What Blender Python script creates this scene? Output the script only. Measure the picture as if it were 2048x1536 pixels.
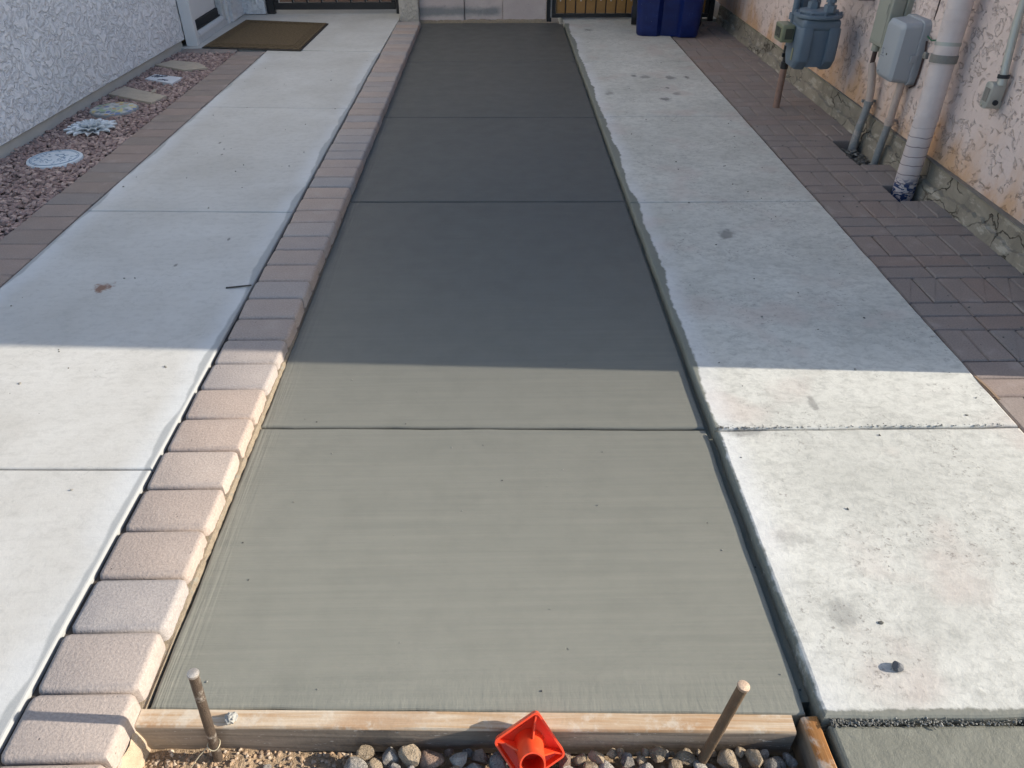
import bpy, bmesh, math, random
from mathutils import Vector, Matrix, noise as mnoise

sc = bpy.context.scene
for o in list(bpy.data.objects):
    bpy.data.objects.remove(o)
col = sc.collection
R = math.radians

# ------------------------------------------------------------------ camera, sky, sun, exposure
cam = bpy.data.cameras.new('camera')
cam.sensor_fit = 'HORIZONTAL'; cam.sensor_width = 36.0
cam.lens = 36.0 * 1507.0 / 2048.0
cam.clip_start = 0.05; cam.clip_end = 2000
co = bpy.data.objects.new('camera', cam); col.objects.link(co)
co.location = (0, 0, 1.498)
co.rotation_euler = (R(90 - 36.152), 0, R(-1.044))
sc.camera = co

SUN_EL, SUN_AZ = 23.5, 93.3          # azimuth clockwise from +Y
wd = bpy.data.worlds.new('World'); sc.world = wd; wd.use_nodes = True
wn = wd.node_tree
sky = wn.nodes.new('ShaderNodeTexSky'); sky.sky_type = 'NISHITA'; sky.sun_disc = False
sky.sun_elevation = R(SUN_EL); sky.sun_rotation = R(SUN_AZ)
sky.air_density = 1.0; sky.dust_density = 1.0; sky.ozone_density = 2.0
wn.links.new(sky.outputs[0], wn.nodes['Background'].inputs[0])
wn.nodes['Background'].inputs[1].default_value = 0.125
sl = bpy.data.lights.new('sun', 'SUN'); sl.energy = 4.2; sl.angle = R(0.53); sl.color = (1.0, 0.925, 0.80)
so = bpy.data.objects.new('sun', sl); col.objects.link(so)
sdir = Vector((math.cos(R(SUN_EL)) * math.sin(R(SUN_AZ)), math.cos(R(SUN_EL)) * math.cos(R(SUN_AZ)), math.sin(R(SUN_EL))))
so.location = sdir * 20
so.rotation_euler = (-sdir).to_track_quat('-Z', 'Y').to_euler()
sc.view_settings.view_transform = 'Standard'; sc.view_settings.look = 'None'
sc.view_settings.gamma = 1.0; sc.view_settings.use_curve_mapping = False
sc.view_settings.exposure = 0.86
sc.render.engine = 'CYCLES'

rnd = random.Random(7)

# ------------------------------------------------------------------ node helpers
class NT:
    def __init__(s, name):
        s.m = bpy.data.materials.new(name); s.m.use_nodes = True
        s.t = s.m.node_tree; s.b = s.t.nodes['Principled BSDF']
        s._p = None; s._o = None; s._r = None
    def n(s, typ, ins=None, **pr):
        nd = s.t.nodes.new(typ)
        for k, v in pr.items(): setattr(nd, k, v)
        for k, v in (ins or {}).items(): s.put(nd.inputs[k], v)
        return nd
    def put(s, sock, v):
        if isinstance(v, bpy.types.NodeSocket): s.t.links.new(v, sock)
        else:
            if hasattr(sock.default_value, '__len__') and len(sock.default_value) == 4 and len(v) == 3: v = (*v, 1)
            sock.default_value = v
    @property
    def pos(s):
        if s._p is None: s._p = s.n('ShaderNodeNewGeometry').outputs['Position']
        return s._p
    @property
    def ob(s):
        if s._o is None: s._o = s.n('ShaderNodeTexCoord').outputs['Object']
        return s._o
    @property
    def rand(s):
        if s._r is None: s._r = s.n('ShaderNodeObjectInfo').outputs['Random']
        return s._r
    def ma(s, op, a, b=0.0, c=0.0, clamp=False):
        nd = s.n('ShaderNodeMath', {0: a, 1: b, 2: c}, operation=op); nd.use_clamp = clamp
        return nd.outputs[0]
    def vm(s, op, a, b):
        return s.n('ShaderNodeVectorMath', {0: a, 1: b}, operation=op).outputs[0]
    def xyz(s, v):
        return s.n('ShaderNodeSeparateXYZ', {0: v}).outputs
    def noise(s, v, scale, det=3.0, rough=0.5, dist=0.0, colr=False):
        nd = s.n('ShaderNodeTexNoise', {'Vector': v, 'Scale': scale, 'Detail': det, 'Roughness': rough, 'Distortion': dist})
        return nd.outputs[1 if colr else 0]
    def vor(s, v, scale, feat='F1', out=0, rnds=1.0):
        nd = s.n('ShaderNodeTexVoronoi', {'Vector': v, 'Scale': scale, 'Randomness': rnds}, feature=feat)
        return nd.outputs[out]
    def ramp(s, f, stops, interp='LINEAR'):
        nd = s.n('ShaderNodeValToRGB', {0: f}); cr = nd.color_ramp; cr.interpolation = interp
        while len(cr.elements) < len(stops): cr.elements.new(0.5)
        for e, (p, c) in zip(cr.elements, stops):
            e.position = p; e.color = (c, c, c, 1) if isinstance(c, (int, float)) else (*c, 1)
        return nd.outputs[0]
    def step(s, f, a, b):
        return s.n('ShaderNodeMapRange', {0: f, 1: a, 2: b, 3: 0.0, 4: 1.0}, interpolation_type='SMOOTHSTEP').outputs[0]
    def mix(s, f, a, b, blend='MIX'):
        nd = s.n('ShaderNodeMix', None, data_type='RGBA', blend_type=blend)
        s.put(nd.inputs[0], f); s.put(nd.inputs[6], a); s.put(nd.inputs[7], b)
        return nd.outputs[2]
    def bump(s, h, strength=0.3, dist=0.01, prev=None):
        nd = s.n('ShaderNodeBump', {'Strength': strength, 'Distance': dist, 'Height': h})
        if prev is not None: s.t.links.new(prev, nd.inputs['Normal'])
        return nd.outputs[0]
    def done(s, c, rough=0.8, nrm=None, metal=0.0, spec=0.5, **kw):
        s.put(s.b.inputs['Base Color'], c); s.put(s.b.inputs['Roughness'], rough)
        s.put(s.b.inputs['Metallic'], metal); s.put(s.b.inputs['Specular IOR Level'], spec)
        if nrm is not None: s.t.links.new(nrm, s.b.inputs['Normal'])
        for k, v in kw.items(): s.put(s.b.inputs[k.replace('_', ' ')], v)
        return s.m

# ------------------------------------------------------------------ materials
def mat_simple(name, c, rough=0.6, metal=0.0, var=0.12, scale=20.0, bump=0.0, spec=0.5, dirt=None):
    k = NT(name)
    a = k.noise(k.pos, scale, 4, 0.6)
    f = k.ma('MULTIPLY_ADD', a, var * 2, 1 - var)
    cc = k.mix(1.0, c, k.n('ShaderNodeCombineColor', {0: f, 1: f, 2: f}).outputs[0], 'MULTIPLY')
    if dirt:
        cc = k.mix(k.step(k.noise(k.pos, scale * 0.6, 5, 0.7), 0.52, 0.75), cc, dirt)
    nm = k.bump(k.noise(k.pos, scale * 8, 3), bump, 0.004) if bump else None
    rr = k.ma('MULTIPLY_ADD', a, 0.2, rough - 0.1)
    return k.done(cc, rr, nm, metal, spec)

def line_dist(k, x, y, x0, sl):        # x - (x0 + sl*y)
    return k.ma('SUBTRACT', x, k.ma('MULTIPLY_ADD', y, sl, x0))

def spots_mask(k, x, y, spots, nz):
    m = None
    for (sx, sy, rx, ry, amt) in spots:
        dx = k.ma('DIVIDE', k.ma('SUBTRACT', x, sx), rx); dy = k.ma('DIVIDE', k.ma('SUBTRACT', y, sy), ry)
        d = k.ma('SQRT', k.ma('ADD', k.ma('MULTIPLY', dx, dx), k.ma('MULTIPLY', dy, dy)))
        d = k.ma('ADD', d, k.ma('MULTIPLY_ADD', nz, 2.4, -1.2))
        v = k.ma('MULTIPLY', k.step(d, 1.0, 0.3), amt)
        m = v if m is None else k.ma('MAXIMUM', m, v)
    return m

def mat_wet_slab():
    k = NT('fresh_concrete')
    x, y, z = k.xyz(k.pos)
    st = k.noise(k.vm('MULTIPLY', k.pos, (1.6, 55, 1)), 1.0, 4, 0.6)
    st2 = k.noise(k.vm('MULTIPLY', k.pos, (6, 190, 1)), 1.0, 2, 0.5)
    n1 = k.noise(k.pos, 1.7, 4, 0.55, 0.4)
    n2 = k.noise(k.pos, 9, 5, 0.6)
    base = k.mix(k.ramp(n1, [(0.3, 0), (0.7, 1)]), (0.205, 0.202, 0.166), (0.255, 0.248, 0.204))
    base = k.mix(k.ma('MULTIPLY', k.ramp(st, [(0.35, 0), (0.7, 1)]), 0.35), base, (0.31, 0.295, 0.24))
    base = k.mix(k.ma('MULTIPLY', k.ramp(n2, [(0.45, 0), (0.75, 1)]), 0.25), base, (0.155, 0.155, 0.128))
    # shade painted into the colour: sunlit front stays paler, shaded far part darker
    far_shade = k.ma('MULTIPLY', k.step(k.ma('ADD', y, k.ma('MULTIPLY', n1, 1.0)), 0.9, 4.2), 0.80)
    base = k.mix(far_shade, base, (0.056, 0.057, 0.056))
    # trowel drag along the two edges
    el = k.ma('ADD', x, 0.755)
    drag = k.noise(k.vm('MULTIPLY', k.pos, (90, 3, 1)), 1.0, 3, 0.6)
    em = k.ma('MULTIPLY', k.step(el, 0.10, 0.0), k.ramp(drag, [(0.4, 0), (0.65, 1)]))
    base = k.mix(k.ma('MULTIPLY', em, 0.32), base, (0.25, 0.24, 0.20))
    pits = k.step(k.vor(k.vm('ADD', k.pos, k.vm('MULTIPLY', k.noise(k.pos, 60, 2, colr=True), (0.012, 0.012, 0))), 9), 0.042, 0.022)
    pits = k.ma('MULTIPLY', pits, k.step(k.noise(k.pos, 2.6, 2), 0.52, 0.6))
    base = k.mix(k.ma('MULTIPLY', pits, 0.8), base, (0.03, 0.03, 0.026))
    h = k.ma('ADD', k.ma('MULTIPLY', st, 0.5), k.ma('MULTIPLY', st2, 0.35))
    h = k.ma('SUBTRACT', h, k.ma('MULTIPLY', pits, 2.0))
    h = k.ma('ADD', h, k.ma('MULTIPLY', em, 0.8))
    h = k.ma('ADD', h, k.ma('MULTIPLY', k.step(k.ma('ADD', y, k.ma('MULTIPLY', n2, 0.1)), 1.06, 0.93), k.noise(k.vm('MULTIPLY', k.pos, (70, 18, 1)), 1.0, 3, 0.6)))
    nm = k.bump(h, 0.40, 0.003)
    nm = k.bump(k.noise(k.vm('MULTIPLY', k.pos, (1, 1.6, 1)), 26, 4, 0.6), 0.22, 0.004, nm)
    rr = k.ma('MULTIPLY_ADD', n2, 0.25, 0.42)
    return k.done(base, rr, nm, spec=0.35)

def mat_old_slab(name, c1, c2, edges, halo, rough_noise, spots=None, stains=None):
    k = NT(name)
    x, y, z = k.xyz(k.pos)
    n1 = k.noise(k.pos, 2.3, 5, 0.6, 0.3)
    st = k.noise(k.vm('MULTIPLY', k.pos, (2.0, 60, 1)), 1.0, 3, 0.6)
    n3 = k.noise(k.vm('MULTIPLY', k.pos, (1, 1.4, 1)), 26, 6, 0.75, 0.35)
    n4 = k.noise(k.pos, 75, 4, 0.7)
    base = k.mix(k.ramp(n1, [(0.3, 0), (0.72, 1)]), c1, c2)
    f = k.ma('MULTIPLY_ADD', st, 0.10, 0.95)
    base = k.mix(1.0, base, k.n('ShaderNodeCombineColor', {0: f, 1: f, 2: f}).outputs[0], 'MULTIPLY')
    # old trowel scratches and mottling
    sc1 = k.ramp(n3, [(0.50 - 0.06 * rough_noise, 0), (0.72, 1)])
    base = k.mix(k.ma('MULTIPLY', sc1, 0.18 + 0.42 * rough_noise), base, tuple(v * 0.56 for v in c1))
    w = k.noise(k.vm('MULTIPLY', k.pos, (1, 1.3, 1)), 6.5, 3, 0.5, 3.0)
    ring = k.step(k.ma('ABSOLUTE', k.ma('SUBTRACT', w, 0.5)), 0.012, 0.0)
    ring = k.ma('MULTIPLY', ring, k.step(k.noise(k.pos, 3.1, 2), 0.5, 0.66))
    base = k.mix(k.ma('MULTIPLY', ring, 0.35), base, tuple(v * 0.5 for v in c1))
    if rough_noise > 0.5:
        pk = k.step(k.noise(k.vm('ADD', k.pos, (7.3, 1.1, 0)), 3.2, 3), 0.52, 0.7)
        base = k.mix(k.ma('MULTIPLY', pk, 0.4), base, (0.50, 0.40, 0.35))
        dk = k.ma('MULTIPLY', k.step(n4, 0.56, 0.66), k.step(k.noise(k.pos, 4.2, 4), 0.44, 0.64))
        base = k.mix(k.ma('MULTIPLY', dk, 0.6), base, (0.17, 0.15, 0.13))
        halo_c = (0.66, 0.66, 0.66)
    else:
        halo_c = (0.62, 0.635, 0.64)
    pits = k.step(k.vor(k.pos, 11), 0.030, 0.016)
    base = k.mix(k.ma('MULTIPLY', pits, 0.65), base, (0.10, 0.09, 0.08))
    wav = k.noise(k.vm('MULTIPLY', k.pos, (0.0, 1, 0)), 2.2, 3, 0.6)
    jag = k.noise(k.pos, 28, 4, 0.7)
    for (x0, sl, sgn, wd0, hw, ec, ylim, nearw) in edges:
        d = k.ma('MULTIPLY', line_dist(k, x, y, x0, sl), sgn)
        dd = k.ma('SUBTRACT', d, k.ma('MULTIPLY', k.ma('MULTIPLY_ADD', wav, wd0 * 4.4, -wd0 * 1.2), k.ma('MULTIPLY_ADD', k.step(y, 1.7, 2.7), 1.0 - nearw, nearw)))
        dd = k.ma('ADD', dd, k.ma('MULTIPLY', k.step(y, ylim, ylim + 0.06), 1.0))
        dd = k.ma('SUBTRACT', dd, k.ma('MULTIPLY_ADD', jag, 0.05 * halo, -0.025 * halo))
        hm = k.ma('MULTIPLY', k.step(dd, hw, 0.0), k.step(k.noise(k.pos, 3.3, 3), 0.25, 0.6))
        base = k.mix(k.ma('MULTIPLY', hm, 0.5), base, halo_c)
        base = k.mix(k.ma('MULTIPLY', k.step(dd, 0.006, -0.004), 0.9), base, ec)
    if rough_noise > 0.5:
        fm = k.step(k.ma('ADD', y, k.ma('MULTIPLY_ADD', jag, 0.03, k.ma('MULTIPLY', x, 0.016))), 0.888, 0.880)
        base = k.mix(k.ma('MULTIPLY', fm, 0.9), base, (0.17, 0.17, 0.14))
    if spots:
        base = k.mix(spots_mask(k, x, y, spots, k.noise(k.pos, 16, 4, 0.65)), base, (0.11, 0.105, 0.10))
    if stains:
        base = k.mix(spots_mask(k, x, y, stains, k.noise(k.pos, 30, 3, 0.7)), base, (0.20, 0.09, 0.05))
    h = k.ma('ADD', k.ma('MULTIPLY', n3, 0.7 * rough_noise + 0.15), k.ma('MULTIPLY', n4, 0.25 + 0.4 * rough_noise))
    h = k.ma('ADD', h, k.ma('MULTIPLY', st, 0.25))
    h = k.ma('SUBTRACT', h, pits)
    nm = k.bump(h, 0.45, 0.004)
    return k.done(base, 0.85, nm, spec=0.3)

def mat_paver(name, cols, bump=0.55, dust=(0.42, 0.37, 0.33)):
    k = NT(name)
    off = k.n('ShaderNodeCombineXYZ', {0: k.ma('MULTIPLY', k.rand, 31.0), 1: k.ma('MULTIPLY', k.rand, 17.0)}).outputs[0]
    p = k.vm('ADD', k.ob, off)
    n = len(cols)
    base = k.ramp(k.rand, [((i + 0.5) / n, c) for i, c in enumerate(cols)])
    g = k.noise(p, 160, 3, 0.7)
    b = k.noise(p, 9, 4, 0.6)
    f = k.ma('ADD', k.ma('MULTIPLY_ADD', g, 0.8, 0.58), k.ma('MULTIPLY_ADD', b, 0.24, -0.1))
    base = k.mix(1.0, base, k.n('ShaderNodeCombineColor', {0: f, 1: f, 2: f}).outputs[0], 'MULTIPLY')
    base = k.mix(k.ma('MULTIPLY', k.step(b, 0.55, 0.75), 0.3), base, dust)
    pit = k.step(k.vor(p, 55), 0.16, 0.08)
    pit = k.ma('MULTIPLY', pit, k.step(k.noise(p, 20, 2), 0.55, 0.7))
    base = k.mix(k.ma('MULTIPLY', pit, 0.7), base, (0.07, 0.055, 0.05))
    h = k.ma('SUBTRACT', k.ma('ADD', g, k.ma('MULTIPLY', k.noise(p, 60, 3), 0.6)), pit)
    return k.done(base, 0.88, k.bump(h, bump, 0.003), spec=0.25)

def mat_stucco(name, c, relief_c, stain=None, depth=0.010, dens=1.0, plateau=False):
    k = NT(name)
    pw = k.vm('MULTIPLY', k.pos, (1, 1, 1.15))
    w = k.vm('MULTIPLY', k.noise(k.pos, 11, 3, colr=True), (0.10, 0.10, 0.10))
    p = k.vm('ADD', pw, w)
    v = k.noise(p, 21 * dens, 4, 0.55, 0.5)
    lobe = k.ramp(v, [(0.40, 0), (0.49, 0.62), (0.56, 0.9), (0.75, 1.0)])
    if plateau:
        lobe = k.ramp(v, [(0.37, 0), (0.43, 0.8), (0.47, 0.95), (0.75, 1.0)])
    fine = k.noise(k.pos, 220, 2, 0.6)
    big = k.noise(k.pos, 1.6, 4, 0.6)
    base = k.mix(k.ramp(big, [(0.3, 0), (0.7, 1)]), c, tuple(t * 0.90 for t in c))
    crev = k.step(k.ma('ABSOLUTE', k.ma('SUBTRACT', v, 0.40)), 0.03, 0.0)
    base = k.mix(k.ma('MULTIPLY', crev, 0.16), base, relief_c)
    if stain:
        x, y, z = k.xyz(k.pos)
        zz = k.ma('ADD', z, k.ma('MULTIPLY_ADD', k.noise(k.vm('MULTIPLY', k.pos, (1, 1, 0.55)), 4.0, 5, 0.6), 1.1, -0.55))
        m = k.step(zz, 0.42, 0.05)
        base = k.mix(k.ma('MULTIPLY', m, 0.85), base, stain[0])
        m2 = k.ma('MULTIPLY', k.step(k.noise(k.vm('ADD', k.pos, (3, 5, 1)), 3.6, 5, 0.65), 0.54, 0.7), k.step(z, 0.5, 0.15))
        base = k.mix(k.ma('MULTIPLY', m2, 0.7), base, stain[1])
    h = k.ma('ADD', lobe, k.ma('MULTIPLY', fine, 0.12))
    return k.done(base, 0.9, k.bump(h, 0.85, depth), spec=0.2)

def mat_wood_form(name, clean, front, splash):
    k = NT(name)
    x, y, z = k.xyz(k.ob)
    p = k.vm('MULTIPLY', k.ob, (2.2, 70, 45))
    g = k.noise(p, 1.0, 5, 0.6, 1.2)
    kn = k.noise(k.vm('MULTIPLY', k.ob, (3, 8, 8)), 1.0, 3)
    base = k.mix(k.ramp(g, [(0.35, 0), (0.66, 1)]), clean, tuple(a * b for a, b in zip(clean, (0.72, 0.56, 0.42))))
    base = k.mix(k.ma('MULTIPLY', k.step(kn, 0.5, 0.72), 0.55), base, (0.34, 0.17, 0.07))
    base = k.mix(k.ma('MULTIPLY', k.step(k.noise(k.ob, 14, 5, 0.7), 0.5, 0.66), 0.6), base, (0.62, 0.56, 0.46))
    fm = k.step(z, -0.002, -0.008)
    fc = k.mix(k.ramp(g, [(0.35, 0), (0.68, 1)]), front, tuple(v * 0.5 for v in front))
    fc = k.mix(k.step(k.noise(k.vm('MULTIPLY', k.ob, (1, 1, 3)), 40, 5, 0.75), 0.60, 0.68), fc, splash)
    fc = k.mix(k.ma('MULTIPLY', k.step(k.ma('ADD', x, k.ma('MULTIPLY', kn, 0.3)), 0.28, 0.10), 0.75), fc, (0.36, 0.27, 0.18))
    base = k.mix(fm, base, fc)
    nm = k.bump(k.ma('ADD', g, k.ma('MULTIPLY', k.noise(k.ob, 90, 3), 0.4)), 0.5, 0.003)
    return k.done(base, 0.8, nm, spec=0.25)

def mat_rock(name, c, crust):
    k = NT(name)
    v_ = k.ma('MULTIPLY_ADD', k.rand, 0.35, 0.82)
    base = k.mix(1.0, c, k.n('ShaderNodeCombineColor', {0: v_, 1: v_, 2: v_}).outputs[0], 'MULTIPLY')
    p = k.vm('ADD', k.ob, k.n('ShaderNodeCombineXYZ', {0: k.ma('MULTIPLY', k.rand, 9.0)}).outputs[0])
    n = k.noise(p, 1.3, 5, 0.7)
    base = k.mix(k.step(n, 0.45, 0.7), base, tuple(t * 0.5 for t in c))
    base = k.mix(k.ma('MULTIPLY', k.step(k.noise(p, 2.2, 5, 0.75), 0.60 - 0.12 * crust, 0.68 - 0.1 * crust), 0.8), base, (0.62, 0.56, 0.48))
    return k.done(base, 0.85, k.bump(k.noise(p, 3.2, 5, 0.75), 0.7, 0.12), spec=0.25)

def mat_gravel(name, c1, c2, c3):
    k = NT(name)
    r = k.n('ShaderNodeNewGeometry').outputs['Random Per Island']
    base = k.ramp(r, [(0.0, c1), (0.35, c2), (0.7, c3), (1.0, tuple(v * 0.6 for v in c2))])
    f = k.ma('MULTIPLY_ADD', k.noise(k.pos, 170, 3), 0.5, 0.75)
    base = k.mix(1.0, base, k.n('ShaderNodeCombineColor', {0: f, 1: f, 2: f}).outputs[0], 'MULTIPLY')
    return k.done(base, 0.9, spec=0.2)

def mat_dirt():
    k = NT('sandy_soil')
    n = k.noise(k.pos, 22, 6, 0.7); n2 = k.noise(k.pos, 120, 4, 0.7)
    base = k.mix(k.ramp(n, [(0.35, 0), (0.65, 1)]), (0.36, 0.25, 0.155), (0.52, 0.39, 0.26))
    base = k.mix(k.ma('MULTIPLY', k.step(n2, 0.5, 0.7), 0.5), base, (0.22, 0.15, 0.10))
    return k.done(base, 0.95, k.bump(k.ma('ADD', n, n2), 0.9, 0.012), spec=0.1)

def mat_stem():
    k = NT('old_foundation_concrete')
    x, y, z = k.xyz(k.pos)
    n = k.noise(k.pos, 7, 6, 0.65, 0.6); n2 = k.noise(k.pos, 40, 5, 0.7)
    base = k.mix(k.ramp(n, [(0.3, 0), (0.7, 1)]), (0.20, 0.175, 0.14), (0.33, 0.29, 0.23))
    base = k.mix(k.ma('MULTIPLY', k.step(k.noise(k.vm('MULTIPLY', k.pos, (1, 1, 3)), 6, 5, 0.7), 0.52, 0.64), 0.75), base, (0.46, 0.41, 0.34))
    base = k.mix(k.ma('MULTIPLY', k.step(z, 0.13, 0.165), 0.5), base, (0.20, 0.19, 0.10))
    cr = k.vor(k.vm('ADD', k.vm('MULTIPLY', k.pos, (0, 2.6, 4.2)), k.vm('MULTIPLY', k.noise(k.pos, 9, 4, colr=True), (0.5, 0.5, 0.5))), 1.6, 'DISTANCE_TO_EDGE')
    crm = k.ma('MULTIPLY', k.step(cr, 0.022, 0.006), k.step(k.noise(k.pos, 2.2, 2), 0.40, 0.55))
    base = k.mix(k.ma('MULTIPLY', crm, 0.85), base, (0.05, 0.04, 0.03))
    h = k.ma('SUBTRACT', k.ma('ADD', n, k.ma('MULTIPLY', n2, 0.5)), k.ma('MULTIPLY', crm, 1.5))
    return k.done(base, 0.92, k.bump(h, 0.8, 0.012), spec=0.15)

def mat_mosaic():
    k = NT('mosaic_glass')
    c = k.n('ShaderNodeTexVoronoi', {'Vector': k.ob, 'Scale': 30.0})
    h = k.xyz(c.outputs['Color'])[0]
    cc = k.ramp(h, [(0.0, (0.10, 0.16, 0.36)), (0.2, (0.45, 0.30, 0.12)), (0.35, (0.55, 0.55, 0.50)), (0.55, (0.30, 0.42, 0.22)), (0.75, (0.14, 0.20, 0.18)), (0.9, (0.60, 0.50, 0.15))], 'CONSTANT')
    e = k.step(k.vor(k.ob, 30.0, 'DISTANCE_TO_EDGE'), 0.10, 0.05)
    cc = k.mix(e, cc, (0.42, 0.42, 0.40))
    return k.done(cc, 0.45, k.bump(k.ma('SUBTRACT', 1.0, e), 0.3, 0.002))

def mat_patchwall():
    k = NT('weathered_painted_plaster')
    x, y, z = k.xyz(k.pos)
    n = k.noise(k.vm('MULTIPLY', k.pos, (1, 1, 2.2)), 5, 6, 0.65)
    base = k.mix(k.ramp(n, [(0.3, 0), (0.7, 1)]), (0.52, 0.43, 0.40), (0.60, 0.52, 0.48))
    gm = k.ma('MULTIPLY', k.step(x, 0.08, -0.02), k.step(k.ma('ADD', k.ma('ABSOLUTE', k.ma('SUBTRACT', z, 0.10)), k.ma('MULTIPLY', n, 0.08)), 0.10, 0.05))
    base = k.mix(k.ma('MULTIPLY', gm, 0.9), base, (0.24, 0.245, 0.24))
    base = k.mix(k.ma('MULTIPLY', k.step(z, 0.035, 0.005), k.ramp(n, [(0.4, 0.2), (0.6, 1)])), base, (0.20, 0.15, 0.10))
    ch = k.step(k.noise(k.pos, 16, 5, 0.7), 0.63, 0.67)
    base = k.mix(k.ma('MULTIPLY', ch, 0.8), base, (0.20, 0.165, 0.15))
    return k.done(base, 0.9, k.bump(k.ma('ADD', n, k.noise(k.pos, 40, 5, 0.7)), 0.8, 0.01), spec=0.2)

def mat_bin():
    k = NT('blue_plastic')
    n = k.noise(k.pos, 14, 5, 0.65)
    base = k.mix(k.ramp(n, [(0.4, 0), (0.7, 1)]), (0.002, 0.010, 0.085), (0.004, 0.020, 0.13))
    sp = k.step(k.vor(k.pos, 13), 0.035, 0.02)
    base = k.mix(k.ma('MULTIPLY', sp, 0.6), base, (0.3, 0.35, 0.5))
    base = k.mix(k.ma('MULTIPLY', k.step(k.noise(k.vm('MULTIPLY', k.pos, (6, 6, 1)), 8, 4, 0.7), 0.62, 0.72), 0.25), base, (0.12, 0.17, 0.32))
    return k.done(base, 0.42, k.bump(k.noise(k.pos, 200, 2), 0.1, 0.002))

def mat_mat():
    k = NT('brown_coir')
    x, y, z = k.xyz(k.ob)
    rib = k.ma('SINE', k.ma('MULTIPLY', y, 420.0))
    n = k.noise(k.ob, 60, 4, 0.7)
    base = k.mix(k.ramp(n, [(0.3, 0), (0.7, 1)]), (0.10, 0.072, 0.042), (0.19, 0.14, 0.085))
    base = k.mix(k.ma('MULTIPLY', k.step(rib, 0.0, -0.9), 0.4), base, (0.035, 0.026, 0.016))
    return k.done(base, 0.95, k.bump(k.ma('ADD', k.ma('MULTIPLY', rib, 0.4), n), 0.8, 0.004), spec=0.1)

def mat_pipe_marked():
    k = NT('painted_plastic_pipe')
    x, y, z = k.xyz(k.pos)
    n = k.noise(k.pos, 12, 4, 0.6)
    base = k.mix(k.ramp(n, [(0.3, 0), (0.7, 1)]), (0.56, 0.47, 0.44), (0.63, 0.55, 0.52))
    base = k.mix(k.ma('MULTIPLY', k.step(z, 0.40, 0.12), 0.35), base, (0.50, 0.44, 0.44))
    zz = k.ma('ADD', k.ma('ADD', z, k.ma('MULTIPLY', y, 0.07)), k.ma('MULTIPLY', k.noise(k.pos, 14, 2), 0.02))
    ln = k.step(k.ma('ABSOLUTE', k.ma('SUBTRACT', k.ma('FRACT', k.ma('MULTIPLY', zz, 21.0)), 0.5)), 0.07, 0.02)
    base = k.mix(k.ma('MULTIPLY', k.ma('MULTIPLY', ln, k.step(z, 0.34, 0.30)), 0.85), base, (0.16, 0.12, 0.13))
    bm_ = k.ma('MULTIPLY', k.step(z, 0.085, 0.035), k.step(k.noise(k.vm('MULTIPLY', k.pos, (1, 1, 1.8)), 26, 3, 0.6, 1.0), 0.47, 0.53))
    base = k.mix(bm_, base, (0.03, 0.05, 0.13))
    dr = k.step(k.noise(k.pos, 22, 5, 0.75), 0.66, 0.70)
    base = k.mix(k.ma('MULTIPLY', dr, 0.6), base, (0.20, 0.14, 0.12))
    return k.done(base, 0.55, k.bump(k.ma('SUBTRACT', n, ln), 0.25, 0.003), spec=0.4)

M = {}
SM_L = (0.27, 0.275, 0.27)
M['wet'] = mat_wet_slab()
M['left'] = mat_old_slab('old_pale_concrete', (0.46, 0.44, 0.40), (0.56, 0.545, 0.51),
    [(-1.003, 0.006, -1.0, 0.021, 0.10, (0.33, 0.335, 0.33), 6.6, 1.0), (-2.035, 0.018, 1.0, 0.020, 0.12, (0.33, 0.33, 0.32), 6.6, 1.0)], 0.15, 0.32,
    spots=[(-1.62, 4.4, 0.010, 0.02, 0.8), (-1.55, 4.2, 0.008, 0.015, 0.8), (-1.9, 2.42, 0.012, 0.02, 0.8), (-1.35, 2.85, 0.01, 0.02, 0.7), (-1.2, 3.1, 0.008, 0.02, 0.7)],
    stains=[(-1.573, 2.665, 0.045, 0.05, 0.85)])
M['right'] = mat_old_slab('old_mottled_concrete', (0.48, 0.47, 0.42), (0.64, 0.625, 0.565),
    [(0.663, 0.0, 1.0, 0.020, 0.10, (0.155, 0.16, 0.13), 7.9, 0.12)], 0.55, 1.0,
    spots=[(1.027, 5.95, 0.03, 0.04, 0.7), (1.109, 5.91, 0.05, 0.06, 0.5), (1.295, 5.89, 0.05, 0.06, 0.6), (1.419, 5.9, 0.03, 0.05, 0.8), (1.221, 5.61, 0.02, 0.03, 0.8),
           (0.79, 5.48, 0.05, 0.07, 0.5), (1.26, 5.465, 0.04, 0.05, 0.5), (1.15, 5.34, 0.06, 0.05, 0.7), (1.04, 3.156, 0.05, 0.06, 0.6), (0.85, 7.6, 0.05, 0.07, 0.6),
           (1.0, 1.9, 0.018, 0.05, 0.5), (0.79, 1.10, 0.07, 0.05, 0.35), (0.76, 1.33, 0.06, 0.04, 0.3), (0.74, 1.76, 0.08, 0.03, 0.5)])
M['apron'] = NT('fresh_concrete_apron')
k = M['apron']
n_ = k.noise(k.pos, 12, 5, 0.65)
ap = k.mix(k.ramp(n_, [(0.3, 0), (0.7, 1)]), (0.165, 0.163, 0.13), (0.22, 0.216, 0.175))
pt = k.step(k.vor(k.pos, 22), 0.075, 0.04)
ap = k.mix(k.ma('MULTIPLY', pt, 0.8), ap, (0.03, 0.03, 0.026))
M['apron'] = k.done(ap, 0.6, k.bump(k.ma('SUBTRACT', k.noise(k.pos, 40, 5, 0.7), pt), 0.5, 0.006), spec=0.3)
M['kerb'] = mat_paver('kerb_paver', [(0.36, 0.295, 0.255), (0.41, 0.32, 0.265), (0.32, 0.295, 0.28), (0.40, 0.33, 0.285), (0.32, 0.30, 0.29), (0.37, 0.30, 0.26)])
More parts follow.
